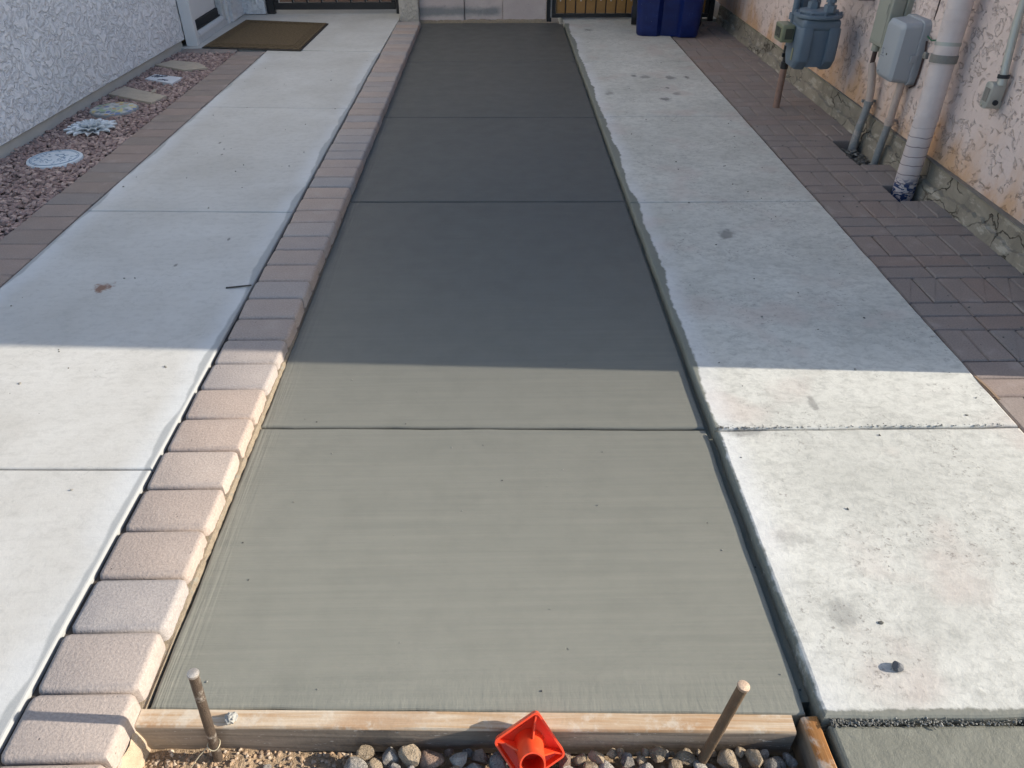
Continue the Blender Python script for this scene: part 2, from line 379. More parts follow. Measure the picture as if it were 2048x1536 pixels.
M['border'] = mat_paver('border_paver', [(0.26, 0.215, 0.185), (0.29, 0.225, 0.19), (0.235, 0.215, 0.20), (0.30, 0.235, 0.20)])
M['weave'] = mat_paver('strip_paver', [(0.27, 0.222, 0.195), (0.285, 0.23, 0.20), (0.258, 0.222, 0.20), (0.275, 0.215, 0.185)], 0.35)
M['sand'] = mat_simple('joint_sand', (0.07, 0.056, 0.046), 0.95, scale=60, bump=0.4)
M['mortar'] = mat_simple('rough_mortar', (0.30, 0.24, 0.17), 0.95, var=0.45, scale=70, bump=1.0, dirt=(0.26, 0.25, 0.21))
M['footing'] = mat_simple('sandy_footing', (0.47, 0.36, 0.25), 0.95, var=0.3, scale=35, bump=1.0, dirt=(0.55, 0.52, 0.46))
M['stuccoL'] = mat_stucco('white_stucco', (0.80, 0.81, 0.82), (0.50, 0.51, 0.53), None, 0.014, 1.2)
M['stuccoR'] = mat_stucco('pink_stucco', (0.74, 0.60, 0.54), (0.44, 0.33, 0.28), ((0.60, 0.35, 0.185), (0.50, 0.25, 0.12)), 0.012, 1.15, True)
M['stuccoP'] = mat_stucco('cream_stucco', (0.55, 0.50, 0.43), (0.40, 0.36, 0.31), None, 0.008, 1.3)
M['patch'] = mat_patchwall()
M['stem'] = mat_stem()
M['baseL'] = mat_simple('painted_foundation', (0.42, 0.42, 0.40), 0.8, scale=9, bump=0.2)
M['white'] = mat_simple('white_paint', (0.66, 0.67, 0.67), 0.5, var=0.06, scale=8)
M['offwhite'] = mat_simple('worn_white_paint', (0.55, 0.56, 0.56), 0.6, scale=18, bump=0.3, dirt=(0.36, 0.36, 0.35))
M['black'] = mat_simple('black_metal', (0.014, 0.014, 0.016), 0.45, scale=20)
M['rubber'] = mat_simple('dark_rubber', (0.02, 0.022, 0.025), 0.7)
M['gatewood'] = mat_simple('brown_slat_wood', (0.20, 0.115, 0.075), 0.7, var=0.25, scale=18, bump=0.3)
M['plank'] = mat_simple('honey_plank_wood', (0.30, 0.155, 0.045), 0.6, var=0.3, scale=14, bump=0.3)
M['screw'] = mat_simple('bright_screw', (0.6, 0.58, 0.5), 0.35, 0.8)
M['meter'] = mat_simple('blue_grey_paint', (0.125, 0.165, 0.205), 0.5, var=0.12, scale=25, spec=0.4)
M['index'] = mat_simple('aged_clear_plastic', (0.20, 0.21, 0.13), 0.35, scale=30)
M['dial'] = mat_simple('dial_face', (0.05, 0.055, 0.04), 0.3)
M['rust'] = mat_simple('rusty_pink_pipe', (0.27, 0.165, 0.125), 0.75, var=0.25, scale=30, bump=0.3, dirt=(0.16, 0.09, 0.06))
M['redpipe'] = mat_simple('dark_red_pipe', (0.10, 0.018, 0.015), 0.5)
M['telebox'] = mat_simple('grey_blue_plastic', (0.345, 0.365, 0.385), 0.5, var=0.05, scale=12)
M['telemark'] = mat_simple('moulded_mark', (0.20, 0.215, 0.24), 0.5)
M['elbox'] = mat_simple('grey_green_plastic', (0.30, 0.305, 0.255), 0.55, var=0.06, scale=12)
M['conduit'] = mat_simple('grey_conduit', (0.215, 0.225, 0.225), 0.55, var=0.15, scale=20, dirt=(0.40, 0.34, 0.30))
M['conduitpink'] = mat_simple('overpainted_conduit', (0.47, 0.375, 0.32), 0.65, var=0.15, scale=25, dirt=(0.30, 0.24, 0.2))
M['steelc'] = mat_simple('galvanised_steel', (0.42, 0.42, 0.38), 0.45, 0.4, var=0.12, scale=30)
M['pipe'] = mat_pipe_marked()
M['clamp'] = mat_simple('old_clamp', (0.25, 0.24, 0.22), 0.6, 0.5, var=0.3, scale=60, bump=0.6)
M['green'] = mat_simple('green_wire', (0.02, 0.14, 0.06), 0.5)
M['cable'] = mat_simple('dark_cable', (0.06, 0.035, 0.03), 0.6)
M['bin'] = mat_bin()
M['mat'] = mat_mat()
M['matedge'] = mat_simple('mat_edge_rubber', (0.03, 0.024, 0.018), 0.8)
M['plaque'] = mat_simple('pale_plaster', (0.60, 0.65, 0.68), 0.6, var=0.06)
M['plaqueink'] = mat_simple('slate_blue_relief', (0.23, 0.31, 0.39), 0.7)
M['flower'] = mat_simple('white_resin', (0.68, 0.71, 0.72), 0.45, var=0.08, scale=30)
M['flowercore'] = mat_simple('silver_resin', (0.50, 0.53, 0.54), 0.4, var=0.1, scale=40)
M['mosaic'] = mat_mosaic()
M['stonegrey'] = mat_simple('cast_stone', (0.27, 0.28, 0.28), 0.85, bump=0.3)
M['tan'] = mat_simple('tan_flagstone', (0.42, 0.355, 0.275), 0.9, var=0.15, scale=22, bump=0.5, dirt=(0.32, 0.27, 0.22))
M['tile'] = mat_simple('white_tile', (0.62, 0.63, 0.65), 0.5, var=0.08, scale=16)
M['tileink'] = mat_simple('dark_tile_mark', (0.07, 0.08, 0.11), 0.6)
M['dirt'] = mat_dirt()
for cn_, cc_, cr_ in (('tan', (0.54, 0.42, 0.29), 0.2), ('brown', (0.40, 0.27, 0.20), 0.1), ('grey', (0.38, 0.345, 0.31), 0.3), ('pale', (0.54, 0.49, 0.43), 1.0)):
    M['rock_' + cn_] = mat_rock(cn_ + '_river_stone', cc_, cr_)
M['gravel'] = mat_gravel('mauve_gravel', (0.34, 0.235, 0.205), (0.25, 0.18, 0.165), (0.50, 0.37, 0.315))
M['clod'] = mat_gravel('soil_crumbs', (0.46, 0.32, 0.20), (0.33, 0.22, 0.14), (0.52, 0.42, 0.32))
M['crumb'] = mat_gravel('concrete_crumbs', (0.20, 0.19, 0.165), (0.12, 0.115, 0.10), (0.30, 0.29, 0.26))
M['form'] = mat_wood_form('form_lumber', (0.61, 0.51, 0.385), (0.27, 0.215, 0.165), (0.42, 0.38, 0.33))
M['form2'] = mat_wood_form('stained_lumber', (0.44, 0.215, 0.075), (0.30, 0.235, 0.175), (0.36, 0.30, 0.24))
M['stake'] = mat_simple('rusty_steel_stake', (0.09, 0.065, 0.048), 0.6, 0.3, var=0.35, scale=45, bump=0.6, dirt=(0.40, 0.36, 0.31))
M['stakehead'] = mat_simple('hammered_steel', (0.50, 0.37, 0.27), 0.45, 0.35, var=0.3, scale=90, bump=0.5)
M['stakehead2'] = mat_simple('grey_hammered_steel', (0.42, 0.38, 0.34), 0.4, 0.4, var=0.35, scale=90, bump=0.5)
M['stakebrown'] = mat_simple('brown_steel_stake', (0.15, 0.10, 0.06), 0.65, 0.2, var=0.3, scale=40, bump=0.6, dirt=(0.26, 0.20, 0.14))
M['orange'] = mat_simple('orange_plastic', (0.80, 0.070, 0.018), 0.42, var=0.08, scale=30, dirt=(0.80, 0.16, 0.06))
M['wire'] = mat_simple('tie_wire', (0.50, 0.43, 0.30), 0.5, 0.3)
M['lump'] = mat_simple('dried_mortar', (0.34, 0.33, 0.30), 0.9, bump=0.5)
M['pebble'] = mat_simple('slate_pebble', (0.10, 0.105, 0.115), 0.7, var=0.3, scale=90, bump=0.5)
M['dark'] = mat_simple('dark_stick', (0.06, 0.055, 0.05), 0.7)
M['leaf'] = mat_simple('dry_brown_sliver', (0.20, 0.13, 0.08), 0.7)
M['soilbase'] = mat_simple('bare_desert_soil', (0.27, 0.205, 0.145), 0.95, scale=3, bump=0.4)

# ------------------------------------------------------------------ mesh helpers
def root_of(o):
    while o.parent: o = o.parent
    return o

class MB:
    def __init__(s): s.v = []; s.f = []
    def add(s, vs, fs):
        b = len(s.v); s.v += [tuple(v) for v in vs]; s.f += [tuple(i + b for i in f) for f in fs]; return s
    def box(s, x0, x1, y0, y1, z0, z1):
        return s.prism([(x0, y0), (x1, y0), (x1, y1), (x0, y1)], z0, z1)
    def prism(s, poly, z0, z1):
        n = len(poly)
        vs = [(x, y, z0) for x, y in poly] + [(x, y, z1) for x, y in poly]
        fs = [tuple(range(n - 1, -1, -1)), tuple(range(n, 2 * n))] + [(i, (i + 1) % n, n + (i + 1) % n, n + i) for i in range(n)]
        return s.add(vs, fs)
    def slab(s, poly, z0, z1, ch=0.006, seg=2):          # prism with a rounded top arris
        n = len(poly); P = [Vector(p) for p in poly]; N = []
        for i in range(n):
            a = (P[i] - P[i - 1]); b = (P[(i + 1) % n] - P[i])
            na = Vector((-a.y, a.x)).normalized(); nb = Vector((-b.y, b.x)).normalized()
            m = (na + nb); m.normalize(); d = max(0.4, m.dot(na)); N.append(m / d)
        rings = [(0.0, z0)]
        for j in range(seg + 1):
            t = j / seg * math.pi / 2
            rings.append((ch * (1 - math.cos(t)), z1 - ch + ch * math.sin(t)))
        vs = []
        for ins, z in rings: vs += [(P[i].x + N[i].x * ins, P[i].y + N[i].y * ins, z) for i in range(n)]
        fs = []
        for r in range(len(rings) - 1):
            for i in range(n):
                j = (i + 1) % n; fs.append((r * n + i, r * n + j, (r + 1) * n + j, (r + 1) * n + i))
        fs.append(tuple((len(rings) - 1) * n + i for i in range(n)))
        return s.add(vs, fs)
    def tube(s, pts, r, n=12, caps=True):
        pts = [Vector(p) for p in pts]; rr = r if isinstance(r, (list, tuple)) else [r] * len(pts)
        vs = []; prev = None
        for i, p in enumerate(pts):
            t = (pts[min(i + 1, len(pts) - 1)] - pts[max(i - 1, 0)]).normalized()
            if prev is None:
                u = t.orthogonal().normalized()
            else:
                u = (prev - t * prev.dot(t)).normalized()
            prev = u; w = t.cross(u)
            for a in range(n):
                an = 2 * math.pi * a / n
                vs.append(p + (u * math.cos(an) + w * math.sin(an)) * rr[i])
        fs = []
        for i in range(len(pts) - 1):
            for a in range(n):
                b = (a + 1) % n; fs.append((i * n + a, i * n + b, (i + 1) * n + b, (i + 1) * n + a))
        if caps: fs += [tuple(range(n - 1, -1, -1)), tuple(range((len(pts) - 1) * n, len(pts) * n))]
        return s.add(vs, fs)
    def xform(s, mt):
        s.v = [tuple(mt @ Vector(v)) for v in s.v]; return s
    def mesh(s, name, off=(0, 0, 0), bevel=0.0, seg=2, smooth=False):
        me = bpy.data.meshes.new(name)
        me.from_pydata([(v[0] - off[0], v[1] - off[1], v[2] - off[2]) for v in s.v], [], s.f)
        if bevel > 0:
            bm = bmesh.new(); bm.from_mesh(me)
            bmesh.ops.recalc_face_normals(bm, faces=bm.faces[:])
            es = [e for e in bm.edges if len(e.link_faces) == 2 and e.calc_face_angle(0) > R(25)]
            bmesh.ops.bevel(bm, geom=es, offset=bevel, segments=seg, affect='EDGES', profile=0.5, clamp_overlap=True)
            bm.to_mesh(me); bm.free()
        else:
            bm = bmesh.new(); bm.from_mesh(me); bmesh.ops.recalc_face_normals(bm, faces=bm.faces[:]); bm.to_mesh(me); bm.free()
        if smooth:
            me.polygons.foreach_set('use_smooth', [True] * len(me.polygons))
            try: me.set_sharp_from_angle(angle=R(40))
            except Exception: pass
        me.update(); return me
    def build(s, name, m, parent=None, loc=None, **kw):
        off = root_of(parent).location if parent else (Vector(loc) if loc else Vector((0, 0, 0)))
        o = bpy.data.objects.new(name, s.mesh(name, off, **kw))
        o.data.materials.append(m if not isinstance(m, str) else M[m])
        col.objects.link(o)
        if parent: o.parent = parent
        elif loc: o.location = loc
        return o

def tag(o, label, cat=None, group=None, kind=None):
    o['label'] = label
    if cat: o['category'] = cat
    if group: o['group'] = group
    if kind: o['kind'] = kind
    return o
def empty(name, loc, label, cat=None, group=None, kind=None):
    o = bpy.data.objects.new(name, None); o.empty_display_size = 0.1; o.location = loc; col.objects.link(o)
    return tag(o, label, cat, group, kind)
def inst(name, me, parent, loc, rotz=0.0, m=None, tilt=(0, 0)):
    o = bpy.data.objects.new(name, me); col.objects.link(o); o.parent = parent
    o.location = Vector(loc) - root_of(parent).location; o.rotation_euler = (tilt[0], tilt[1], rotz)
    return o
def rrect(w, h, r, n=3):
    pts = []
    for cx, cy, a0 in ((w / 2 - r, h / 2 - r, 0), (-w / 2 + r, h / 2 - r, 90), (-w / 2 + r, -h / 2 + r, 180), (w / 2 - r, -h / 2 + r, 270)):
        for i in range(n):
            a = R(a0 + 90 * i / (n - 1)); pts.append((cx + r * math.cos(a), cy + r * math.sin(a)))
    return pts
def jit_edge(p0, p1, n, amp, seed):
    out = []
    a = Vector(p0); b = Vector(p1); d = (b - a); nn = Vector((-d.y, d.x)).normalized()
    for i in range(n):
        t = i / n; q = a + d * t
        w = mnoise.noise(Vector((q.x * 7, q.y * 7, seed))) + 0.5 * mnoise.noise(Vector((q.x * 23, q.y * 23, seed + 5)))
        q = q + nn * amp * w * (1 if i else 0); out.append((q.x, q.y))
    return out
def jpoly(c, amp, step=0.06, seed=0.0):
    out = []
    for i in range(len(c)):
        a, b = c[i], c[(i + 1) % len(c)]
        ln = math.hypot(b[0] - a[0], b[1] - a[1])
        out += jit_edge(a, b, max(1, int(ln / step)), amp, seed + i * 3.1)
    return out

# ------------------------------------------------------------------ ground
g = MB(); g.box(-400, 400, -400, 400, -0.6, -0.22)
tag(g.build('ground', 'soilbase'), 'bare tan soil under and around the paving', kind='structure')

# ---- fresh driveway strip: five panels between tooled joints
def fr(x): return 0.897 - 0.039 * (x + 0.765) / 1.40      # front edge line (slightly skewed)
drv = empty('driveway', (-0.06, 4.4, -0.1), 'fresh wet grey-green concrete strip with tooled cross joints', kind='structure')
XL, XR = -0.7535, 0.636
JY = [None, (1.835, 1.803), (3.62, 3.60), (5.02, 4.99), (6.50, 6.48), (8.05, 8.05)]
for i in range(5):
    if i == 0: y0l, y0r = fr(XL) + 0.002, fr(XR) + 0.002
    else: y0l, y0r = JY[i][0] + 0.004, JY[i][1] + 0.004
    y1l, y1r = JY[i + 1][0] - 0.004, JY[i + 1][1] - 0.004
    if i == 4: y1l = y1r = 8.052
    c = [(XL, y0l), (XR, y0r), (XR, y1r), (XL, y1l)]
    if i == 4: c = [(XL, y0l), (XR, y0r), (XR + 0.002, 7.93), (XR - 0.05, 8.045), (XL, 8.045)]
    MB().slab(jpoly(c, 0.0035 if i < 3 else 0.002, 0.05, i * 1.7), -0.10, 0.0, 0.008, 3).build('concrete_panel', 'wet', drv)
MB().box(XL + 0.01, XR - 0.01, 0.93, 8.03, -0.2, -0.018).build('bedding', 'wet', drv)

# ---- pale walkway left of the kerb
wl = empty('walkway', (-1.5, 4, -0.1), 'old pale concrete walkway panels between the paver kerb and the paver border', kind='structure')
ZL = 0.045
def lx0(y): return -2.03 + 0.018 * y
def lx1(y): return -1.003 + 0.006 * y
LJ = [-0.4, 1.61, 3.41, 5.09, 6.69]
for i in range(4):
    a, b = LJ[i] + (0.003 if i else 0), LJ[i + 1] - 0.003
    ja = 0.02 if i else 0
    sk = [0.0, -0.02, -0.035, -0.06, -0.09]
    c = [(lx0(a), a - sk[i] / 2), (lx1(a), a + sk[i] / 2), (lx1(b), b + sk[i + 1] / 2), (lx0(b), b - sk[i + 1] / 2)]
    MB().slab(jpoly(c, 0.0015, 0.12, i * 2.2 + 9), -0.08, ZL, 0.007, 3).build('concrete_panel', 'left', wl)
c = [(-2.47, 6.80), (-1.905, 6.745), (lx1(6.7), 6.645), (-0.945, 8.0), (-0.945, 9.2), (-2.70, 9.2), (-2.70, 6.80)]
MB().slab(c, -0.08, ZL + 0.003, 0.006).build('concrete_panel', 'left', wl)
MB().box(-2.0, -0.975, 0, 8.0, -0.2, 0.028).build('bedding', 'sand', wl)

# ---- right slab: five panels
wr = empty('side_slab', (1.1, 4, -0.1), 'old mottled concrete slab smeared with wet cement beside the fresh strip', kind='structure')
ZR = 0.020
def rx1(y): return 1.60 - 0.006 * (y - 1.8)
RJ = [0.838, 1.775, 3.54, 4.94, 6.40, 8.2]
for i in range(5):
    a, b = RJ[i] + 0.003, RJ[i + 1] - 0.003
    if i == 0: c = [(0.662, a), (2.4, a - 0.03), (2.4, 1.3), (rx1(1.3) + 0.01, 1.3), (rx1(b), b), (0.655, b)]
    else: c = [(0.655 if i < 2 else 0.650, a), (rx1(a), a), (rx1(b), b), (0.650, b)]
    if i == 0: c = [(0.662, a), (1.612, a - 0.015), (rx1(b), b), (0.655, b)]
    MB().slab(jpoly(c, 0.004 if i < 2 else 0.002, 0.04, i * 2.2 + 30), -0.10, ZR, 0.012 if i == 0 else 0.008, 3).build('concrete_panel', 'right', wr)
MB().box(0.60, 1.57, 0.9, 8.1, -0.2, -0.022).build('bedding', 'apron', wr)
ap = empty('apron', (1.4, 0.4, -0.1), 'newly poured wet concrete apron below the front edge of the mottled slab', kind='structure')
MB().slab(jpoly([(0.676, -0.5), (1.612, -0.5), (1.612, 0.817), (0.672, 0.832)], 0.004, 0.04, 50), -0.12, 0.010, 0.010, 3).build('concrete_panel', 'apron', ap)

# ------------------------------------------------------------------ pavers
def paver_mesh(w, h, r, ch, t, name, seg=2, wob=0.0, seed=1):
    p = rrect(w, h, r)
    if wob:
        p2 = []
        for i, q in enumerate(p):
            p2.append((q[0] + wob * mnoise.noise(Vector((q[0] * 40, q[1] * 40, seed))), q[1] + wob * mnoise.noise(Vector((q[1] * 40, q[0] * 40, seed + 4)))))
        p = p2
    m_ = MB().slab(p, -t, 0.0, ch, seg)
    return m_
def mesh_of(mb, name, m, smooth=True):
    me = mb.mesh(name, smooth=smooth); me.materials.append(M[m]); return me

kerb = empty('curb', (-0.87, 4.0, -0.1), 'raised kerb of tan and grey pavers along the fresh concrete', kind='structure')
KY = [0.465, 0.614, 0.763, 0.911, 1.061, 1.213, 1.367, 1.522, 1.677, 1.828, 1.981, 2.127, 2.275, 2.419, 2.567, 2.706, 2.851, 2.992, 3.125, 3.272, 3.411, 3.559, 3.708, 3.842]
while KY[-1] < 7.75: KY.append(KY[-1] + 0.1345)
kvar = [mesh_of(paver_mesh(0.218, 0.1425, 0.016, 0.013, 0.06, 'paver', 3, 0.004, s), 'paver', 'kerb') for s in range(6)]
for i in range(len(KY) - 1):
    ym = (KY[i] + KY[i + 1]) / 2; cx = -0.8775 + 0.0055 * (ym - 0.9)
    o = inst('paver', kvar[i % 6], kerb, (cx + rnd.uniform(-.002, .002), ym, 0.047 + rnd.uniform(-.0015, .0015)), rnd.uniform(-.012, .012), tilt=(rnd.uniform(-.006, .006), rnd.uniform(-.006, .006)))
    o.scale = (1, (KY[i + 1] - KY[i] - 0.003) / 0.1425, 1)
MB().box(-0.985, -0.785, 0.45, 7.8, -0.06, 0.022).build('bedding', 'sand', kerb)
# rough mortar haunch squeezed out under the pavers on the slab side
mb = MB(); ns = 700
rows = []
for i in range(ns + 1):
    y = 0.895 + (7.75 - 0.895) * (i / ns) ** 1.8
    q = 0.8 * mnoise.noise(Vector((y * 7, 0, 3))) + 0.8 * mnoise.noise(Vector((y * 28, 0, 9))) + 0.7 * mnoise.noise(Vector((y * 90, 0, 4)))
    lo = max(0.0, min(1.0, (y - 1.0) * 4, (2.45 - y) * 4))
    e = 0.004 * lo * (0.6 + q); xb = -0.7695 + 0.0055 * (y - 0.9); zt = -0.004 + 0.016 * lo * (0.9 + 0.6 * q)
    rows.append([(xb - 0.01, y, zt), (xb + 0.003 + e, y, zt - 0.001), (xb + 0.008 + e, y, zt * 0.4), (xb + 0.012 + e, y, -0.03)])
for i in range(ns):
    mb.add(rows[i] + rows[i + 1], [(0, 1, 5, 4), (1, 2, 6, 5), (2, 3, 7, 6)])
mb.build('mortar_bead', 'mortar', kerb)
# rough footing under the open front end of the kerb
mb = MB(); rows = []
for i in range(41):
    y = 0.40 + 0.48 * i / 40; row = []
    for j in range(9):
        z = -0.005 - 0.14 * j / 8; q = mnoise.noise(Vector((y * 14, z * 14, 2))) + 0.5 * mnoise.noise(Vector((y * 45, z * 45, 6)))
        row.append((-0.772 + 0.010 * q + 0.022 * j / 8, y, z))
    rows.append(row)
vs = [p for r_ in rows for p in r_]
fs = [(i * 9 + j, i * 9 + j + 1, (i + 1) * 9 + j + 1, (i + 1) * 9 + j) for i in range(40) for j in range(8)]
top = len(vs); 
mb.add(vs, fs)
mb.add([(-0.985, 0.40, -0.002), (-0.770, 0.40, -0.002), (-0.770, 0.88, -0.002), (-0.985, 0.88, -0.002)], [(0, 1, 2, 3)])
mb.build('footing', 'footing', kerb, smooth=True)

brd = empty('paver_border', (-2.12, 4.0, -0.1), 'flush border of brown-grey pavers between gravel bed and pale walkway', kind='structure')
bvar = [mesh_of(paver_mesh(0.232, 0.1415, 0.008, 0.005, 0.06, 'paver', 2, 0.002, s + 20), 'paver', 'border') for s in range(4)]
y = 1.2; i = 0
while y < 6.62:
    ym = y + 0.0725; cx = lx0(ym) - 0.124
    inst('paver', bvar[i % 4], brd, (cx + rnd.uniform(-.003, .003), ym, 0.042 + rnd.uniform(-.0015, .0015)), rnd.uniform(-.01, .01) - 0.018, tilt=(rnd.uniform(-.005, .005), rnd.uniform(-.005, .005)))
    y += 0.1445; i += 1
evar = mesh_of(paver_mesh(0.222, 0.135, 0.006, 0.005, 0.07, 'paver', 2, 0.002, 40), 'paver', 'border')
for xx in (-2.50, -2.273): inst('paver', evar, brd, (xx, 6.715, 0.046), rnd.uniform(-.01, .01))
MB().prism([(-2.23, 1.2), (-2.01, 1.2), (-1.92, 6.62), (-2.13, 6.62)], -0.1, 0.012).build('bedding', 'sand', brd)

stp = empty('paver_strip', (1.9, 4.0, -0.1), 'strip of brown-grey rectangular pavers laid in alternating pairs along the pink wall', kind='structure')
U = 0.2025
lng = [mesh_of(paver_mesh(0.1970, 0.0962, 0.003, 0.005, 0.06, 'paver', 1, 0.0015, s + 50), 'paver', 'weave', False) for s in range(4)]
Y0 = 2.344
vi = 0
for r_ in range(-12, 28):
    ya = Y0 + r_ * U; vert = (r_ % 2 == -1 % 2)
    for c_ in range(3):
        xa = 1.606 - 0.0045 * (ya - 2.3) + c_ * U
        for h_ in range(2):
            if vert: px, py, rz = xa + 0.0505 + h_ * 0.101, ya + U / 2, math.pi / 2
            else: px, py, rz = xa + U / 2, ya + 0.0505 + h_ * 0.101, 0.0
            if c_ == 2 and (3.60 < py < 3.82 or 4.07 < py < 4.46): continue
            if px > 2.20 or py > 8.0: continue
            vi += 1
            inst('paver', lng[vi % 4], stp, (px + rnd.uniform(-.0012, .0012), py + rnd.uniform(-.0012, .0012), 0.012 + rnd.uniform(-.0016, .0016)),
                 rz + rnd.uniform(-.008, .008) + (math.pi if vi % 3 == 0 else 0), tilt=(rnd.uniform(-.006, .006), rnd.uniform(-.006, .006)))
MB().prism([(1.622, -0.09), (2.0, -0.09), (1.97, 8.0), (1.585, 8.0)], -0.2, -0.010).build('bedding', 'sand', stp)
mb = MB()
for (a, b) in ((-0.09, 3.58), (3.84, 4.06), (4.48, 8.0)): mb.box(1.99, 2.20, a, b, -0.2, -0.010)
mb.build('bedding', 'sand', stp)
MB().box(1.975, 2.19, 3.5, 4.55, -0.2, -0.085).build('bare_soil', 'sand', stp)

# ------------------------------------------------------------------ scatter helpers
def ico(sub):
    bm = bmesh.new(); bmesh.ops.create_icosphere(bm, subdivisions=sub, radius=1.0)
    vs = [v.co.copy() for v in bm.verts]; fs = [tuple(v.index for v in f.verts) for f in bm.faces]; bm.free(); return vs, fs
IV1, IF1 = ico(1); IV3, IF3 = ico(3)
def scatter(mb, n, fx, size, rr, seed, flat=0.65):
    q = random.Random(seed); kinds = []
    for k_ in range(24):
        vs = []
        for v in IV1:
            vs.append(Vector((v.x * q.uniform(.75, 1.2), v.y * q.uniform(.75, 1.2), v.z * flat * q.uniform(.75, 1.2))))
        kinds.append(vs)
    for i in range(n):
        x, y, z = fx(q)
        s_ = size * q.uniform(*rr); a = q.uniform(0, 6.28); ca, sa = math.cos(a) * s_, math.sin(a) * s_
        st = q.uniform(1.0, 1.5); tl = q.uniform(-.7, .7)
        k_ = kinds[i % 24]
        mb.add([(x + st * v.x * ca - v.y * sa, y + st * v.x * sa + v.y * ca, z + v.z * s_ + tl * v.x * s_) for v in k_], IF1)

def crm(q):
    if q.random() < 0.75:
        t = q.random() ** 1.6; return 0.675 + t * 0.75, 0.834 - 0.016 * t + q.gauss(0, 0.0045), 0.011 + 0.004 * q.random()
    t = q.random() ** 2; return 0.665 + t * 0.9, 1.779 + abs(q.gauss(0, 0.006)), 0.0195
mb = MB(); scatter(mb, 900, crm, 0.0014, (0.5, 1.9), 31, 0.8)
cr = mb.build('cement_crumbs', 'crumb', ap); cr['kind'] = 'stuff'
# gravel bed along the white wall
def wallx(y): return -2.945 + 0.047 * y            # face of the white house wall
def gb(q):
    y = 2.3 + 4.38 * q.random(); a = wallx(y) - 0.01; b = lx0(y) - 0.245
    return a + (b - a) * q.random(), y, 0.022 + 0.018 * q.random()
mb = MB(); scatter(mb, 12000, gb, 0.0098, (0.7, 1.7), 3)
bed = tag(mb.build('gravel_bed', 'gravel'), 'bed of small mauve-brown crushed gravel along the white wall', kind='stuff')
gs = MB(); gs.prism([(wallx(1.2) - 0.05, 1.2), (lx0(1.2) - 0.25, 1.2), (lx0(6.7) - 0.25, 6.72), (wallx(6.7) - 0.05, 6.72)], -0.1, 0.018)
tag(gs.build('planting_strip', 'sand'), 'dark soil under the gravel along the white wall', kind='structure')

# ------------------------------------------------------------------ left house
hl = empty('house', (-3.2, 4, 0), 'white stucco house with a white side door and painted foundation', 'house')
def seg_wall(mb, ya, yb, x_off, thick, z0, z1):
    mb.prism([(wallx(ya) + x_off, ya), (wallx(yb) + x_off, yb), (wallx(yb) + x_off - thick, yb), (wallx(ya) + x_off - thick, ya)], z0, z1)
mb = MB(); seg_wall(mb, 3.2, 6.86, 0.0, 0.25, 0.105, 5.6)  # upper storey out of view, added to bounce warm sun into the far alley
mb.prism([(-2.64, 7.86), (-2.50, 7.86), (-2.50, 8.22), (-2.285, 8.22), (-2.285, 8.45), (-2.64, 8.45)], 0.055, 5.6)
mb.prism([(-2.62, 6.86), (-2.62, 7.86), (-2.87, 7.86), (-2.87, 6.86)], 2.175, 5.6)
mb.build('wall', 'stuccoL', hl)
mb = MB(); seg_wall(mb, 3.21, 6.84, -0.022, 0.2, -0.1, 0.112); mb.build('foundation', 'baseL', hl)
mb = MB(); mb.prism([(-8, 3.205), (wallx(3.2) - 0.25, 3.205), (-2.87, 7.86), (-2.64, 8.45), (-2.64, 12), (-8, 12)], 0, 5.59); mb.build('inner_wall', 'stuccoL', hl)
mb = MB(); mb.prism([(-8.4, 3.0), (wallx(3.2) + 0.1, 3.0), (-2.42, 12.3), (-8.4, 12.3)], 5.602, 5.74); mb.build('roof', 'offwhite', hl)
dr = MB().box(-2.635, -2.60, 6.93, 7.72, 0.20, 2.10).build('door', 'white', hl, bevel=0.004)
MB().box(-2.63, -2.585, 6.93, 7.72, 0.145, 0.198).build('sweep', 'rubber', dr)
MB().box(-2.615, -2.572, 6.93, 7.72, 0.105, 0.143).build('sweep', 'rubber', dr)
mb = MB(); mb.tube([(-2.585, 7.62, 1.0), (-2.545, 7.62, 1.0)], 0.012, 10); mb.tube([(-2.55, 7.62, 1.0), (-2.545, 7.52, 1.0)], 0.009, 10); mb.build('handle', 'steelc', dr, smooth=True)
fr_ = MB().box(-2.62, -2.525, 6.865, 6.93, 0.047, 2.17).build('door_frame', 'white', hl, bevel=0.005)
MB().box(-2.60, -2.545, 7.725, 7.80, 0.10, 2.17).build('jamb', 'offwhite', fr_, bevel=0.004)
MB().box(-2.62, -2.525, 7.802, 7.858, 0.047, 2.17).build('jamb', 'white', fr_, bevel=0.005)
MB().box(-2.62, -2.53, 6.932, 7.80, 2.105, 2.17).build('lintel', 'white', fr_, bevel=0.004)
mb = MB()
mb.tube([(-2.567, 6.935, 0.098), (-2.567, 7.72, 0.098)], 0.034, 16)
mb.box(-2.60, -2.535, 6.935, 7.80, 0.049, 0.088)
mb.build('sill', 'offwhite', hl, smooth=True)
hk = MB().tube([(-2.36, 8.225, 0.30), (-2.36, 8.19, 0.30)], 0.028, 14).build('hose_bib', 'white', hl, smooth=True)
mb = MB().tube([(-2.37, 8.21, 0.22), (-2.37, 8.15, 0.222), (-2.345, 8.12, 0.218), (-2.33, 8.115, 0.20), (-2.325, 8.115, 0.165)], [.012, .012, .012, .012, .011], 12); mb.build('spout', 'white', hk, smooth=True)

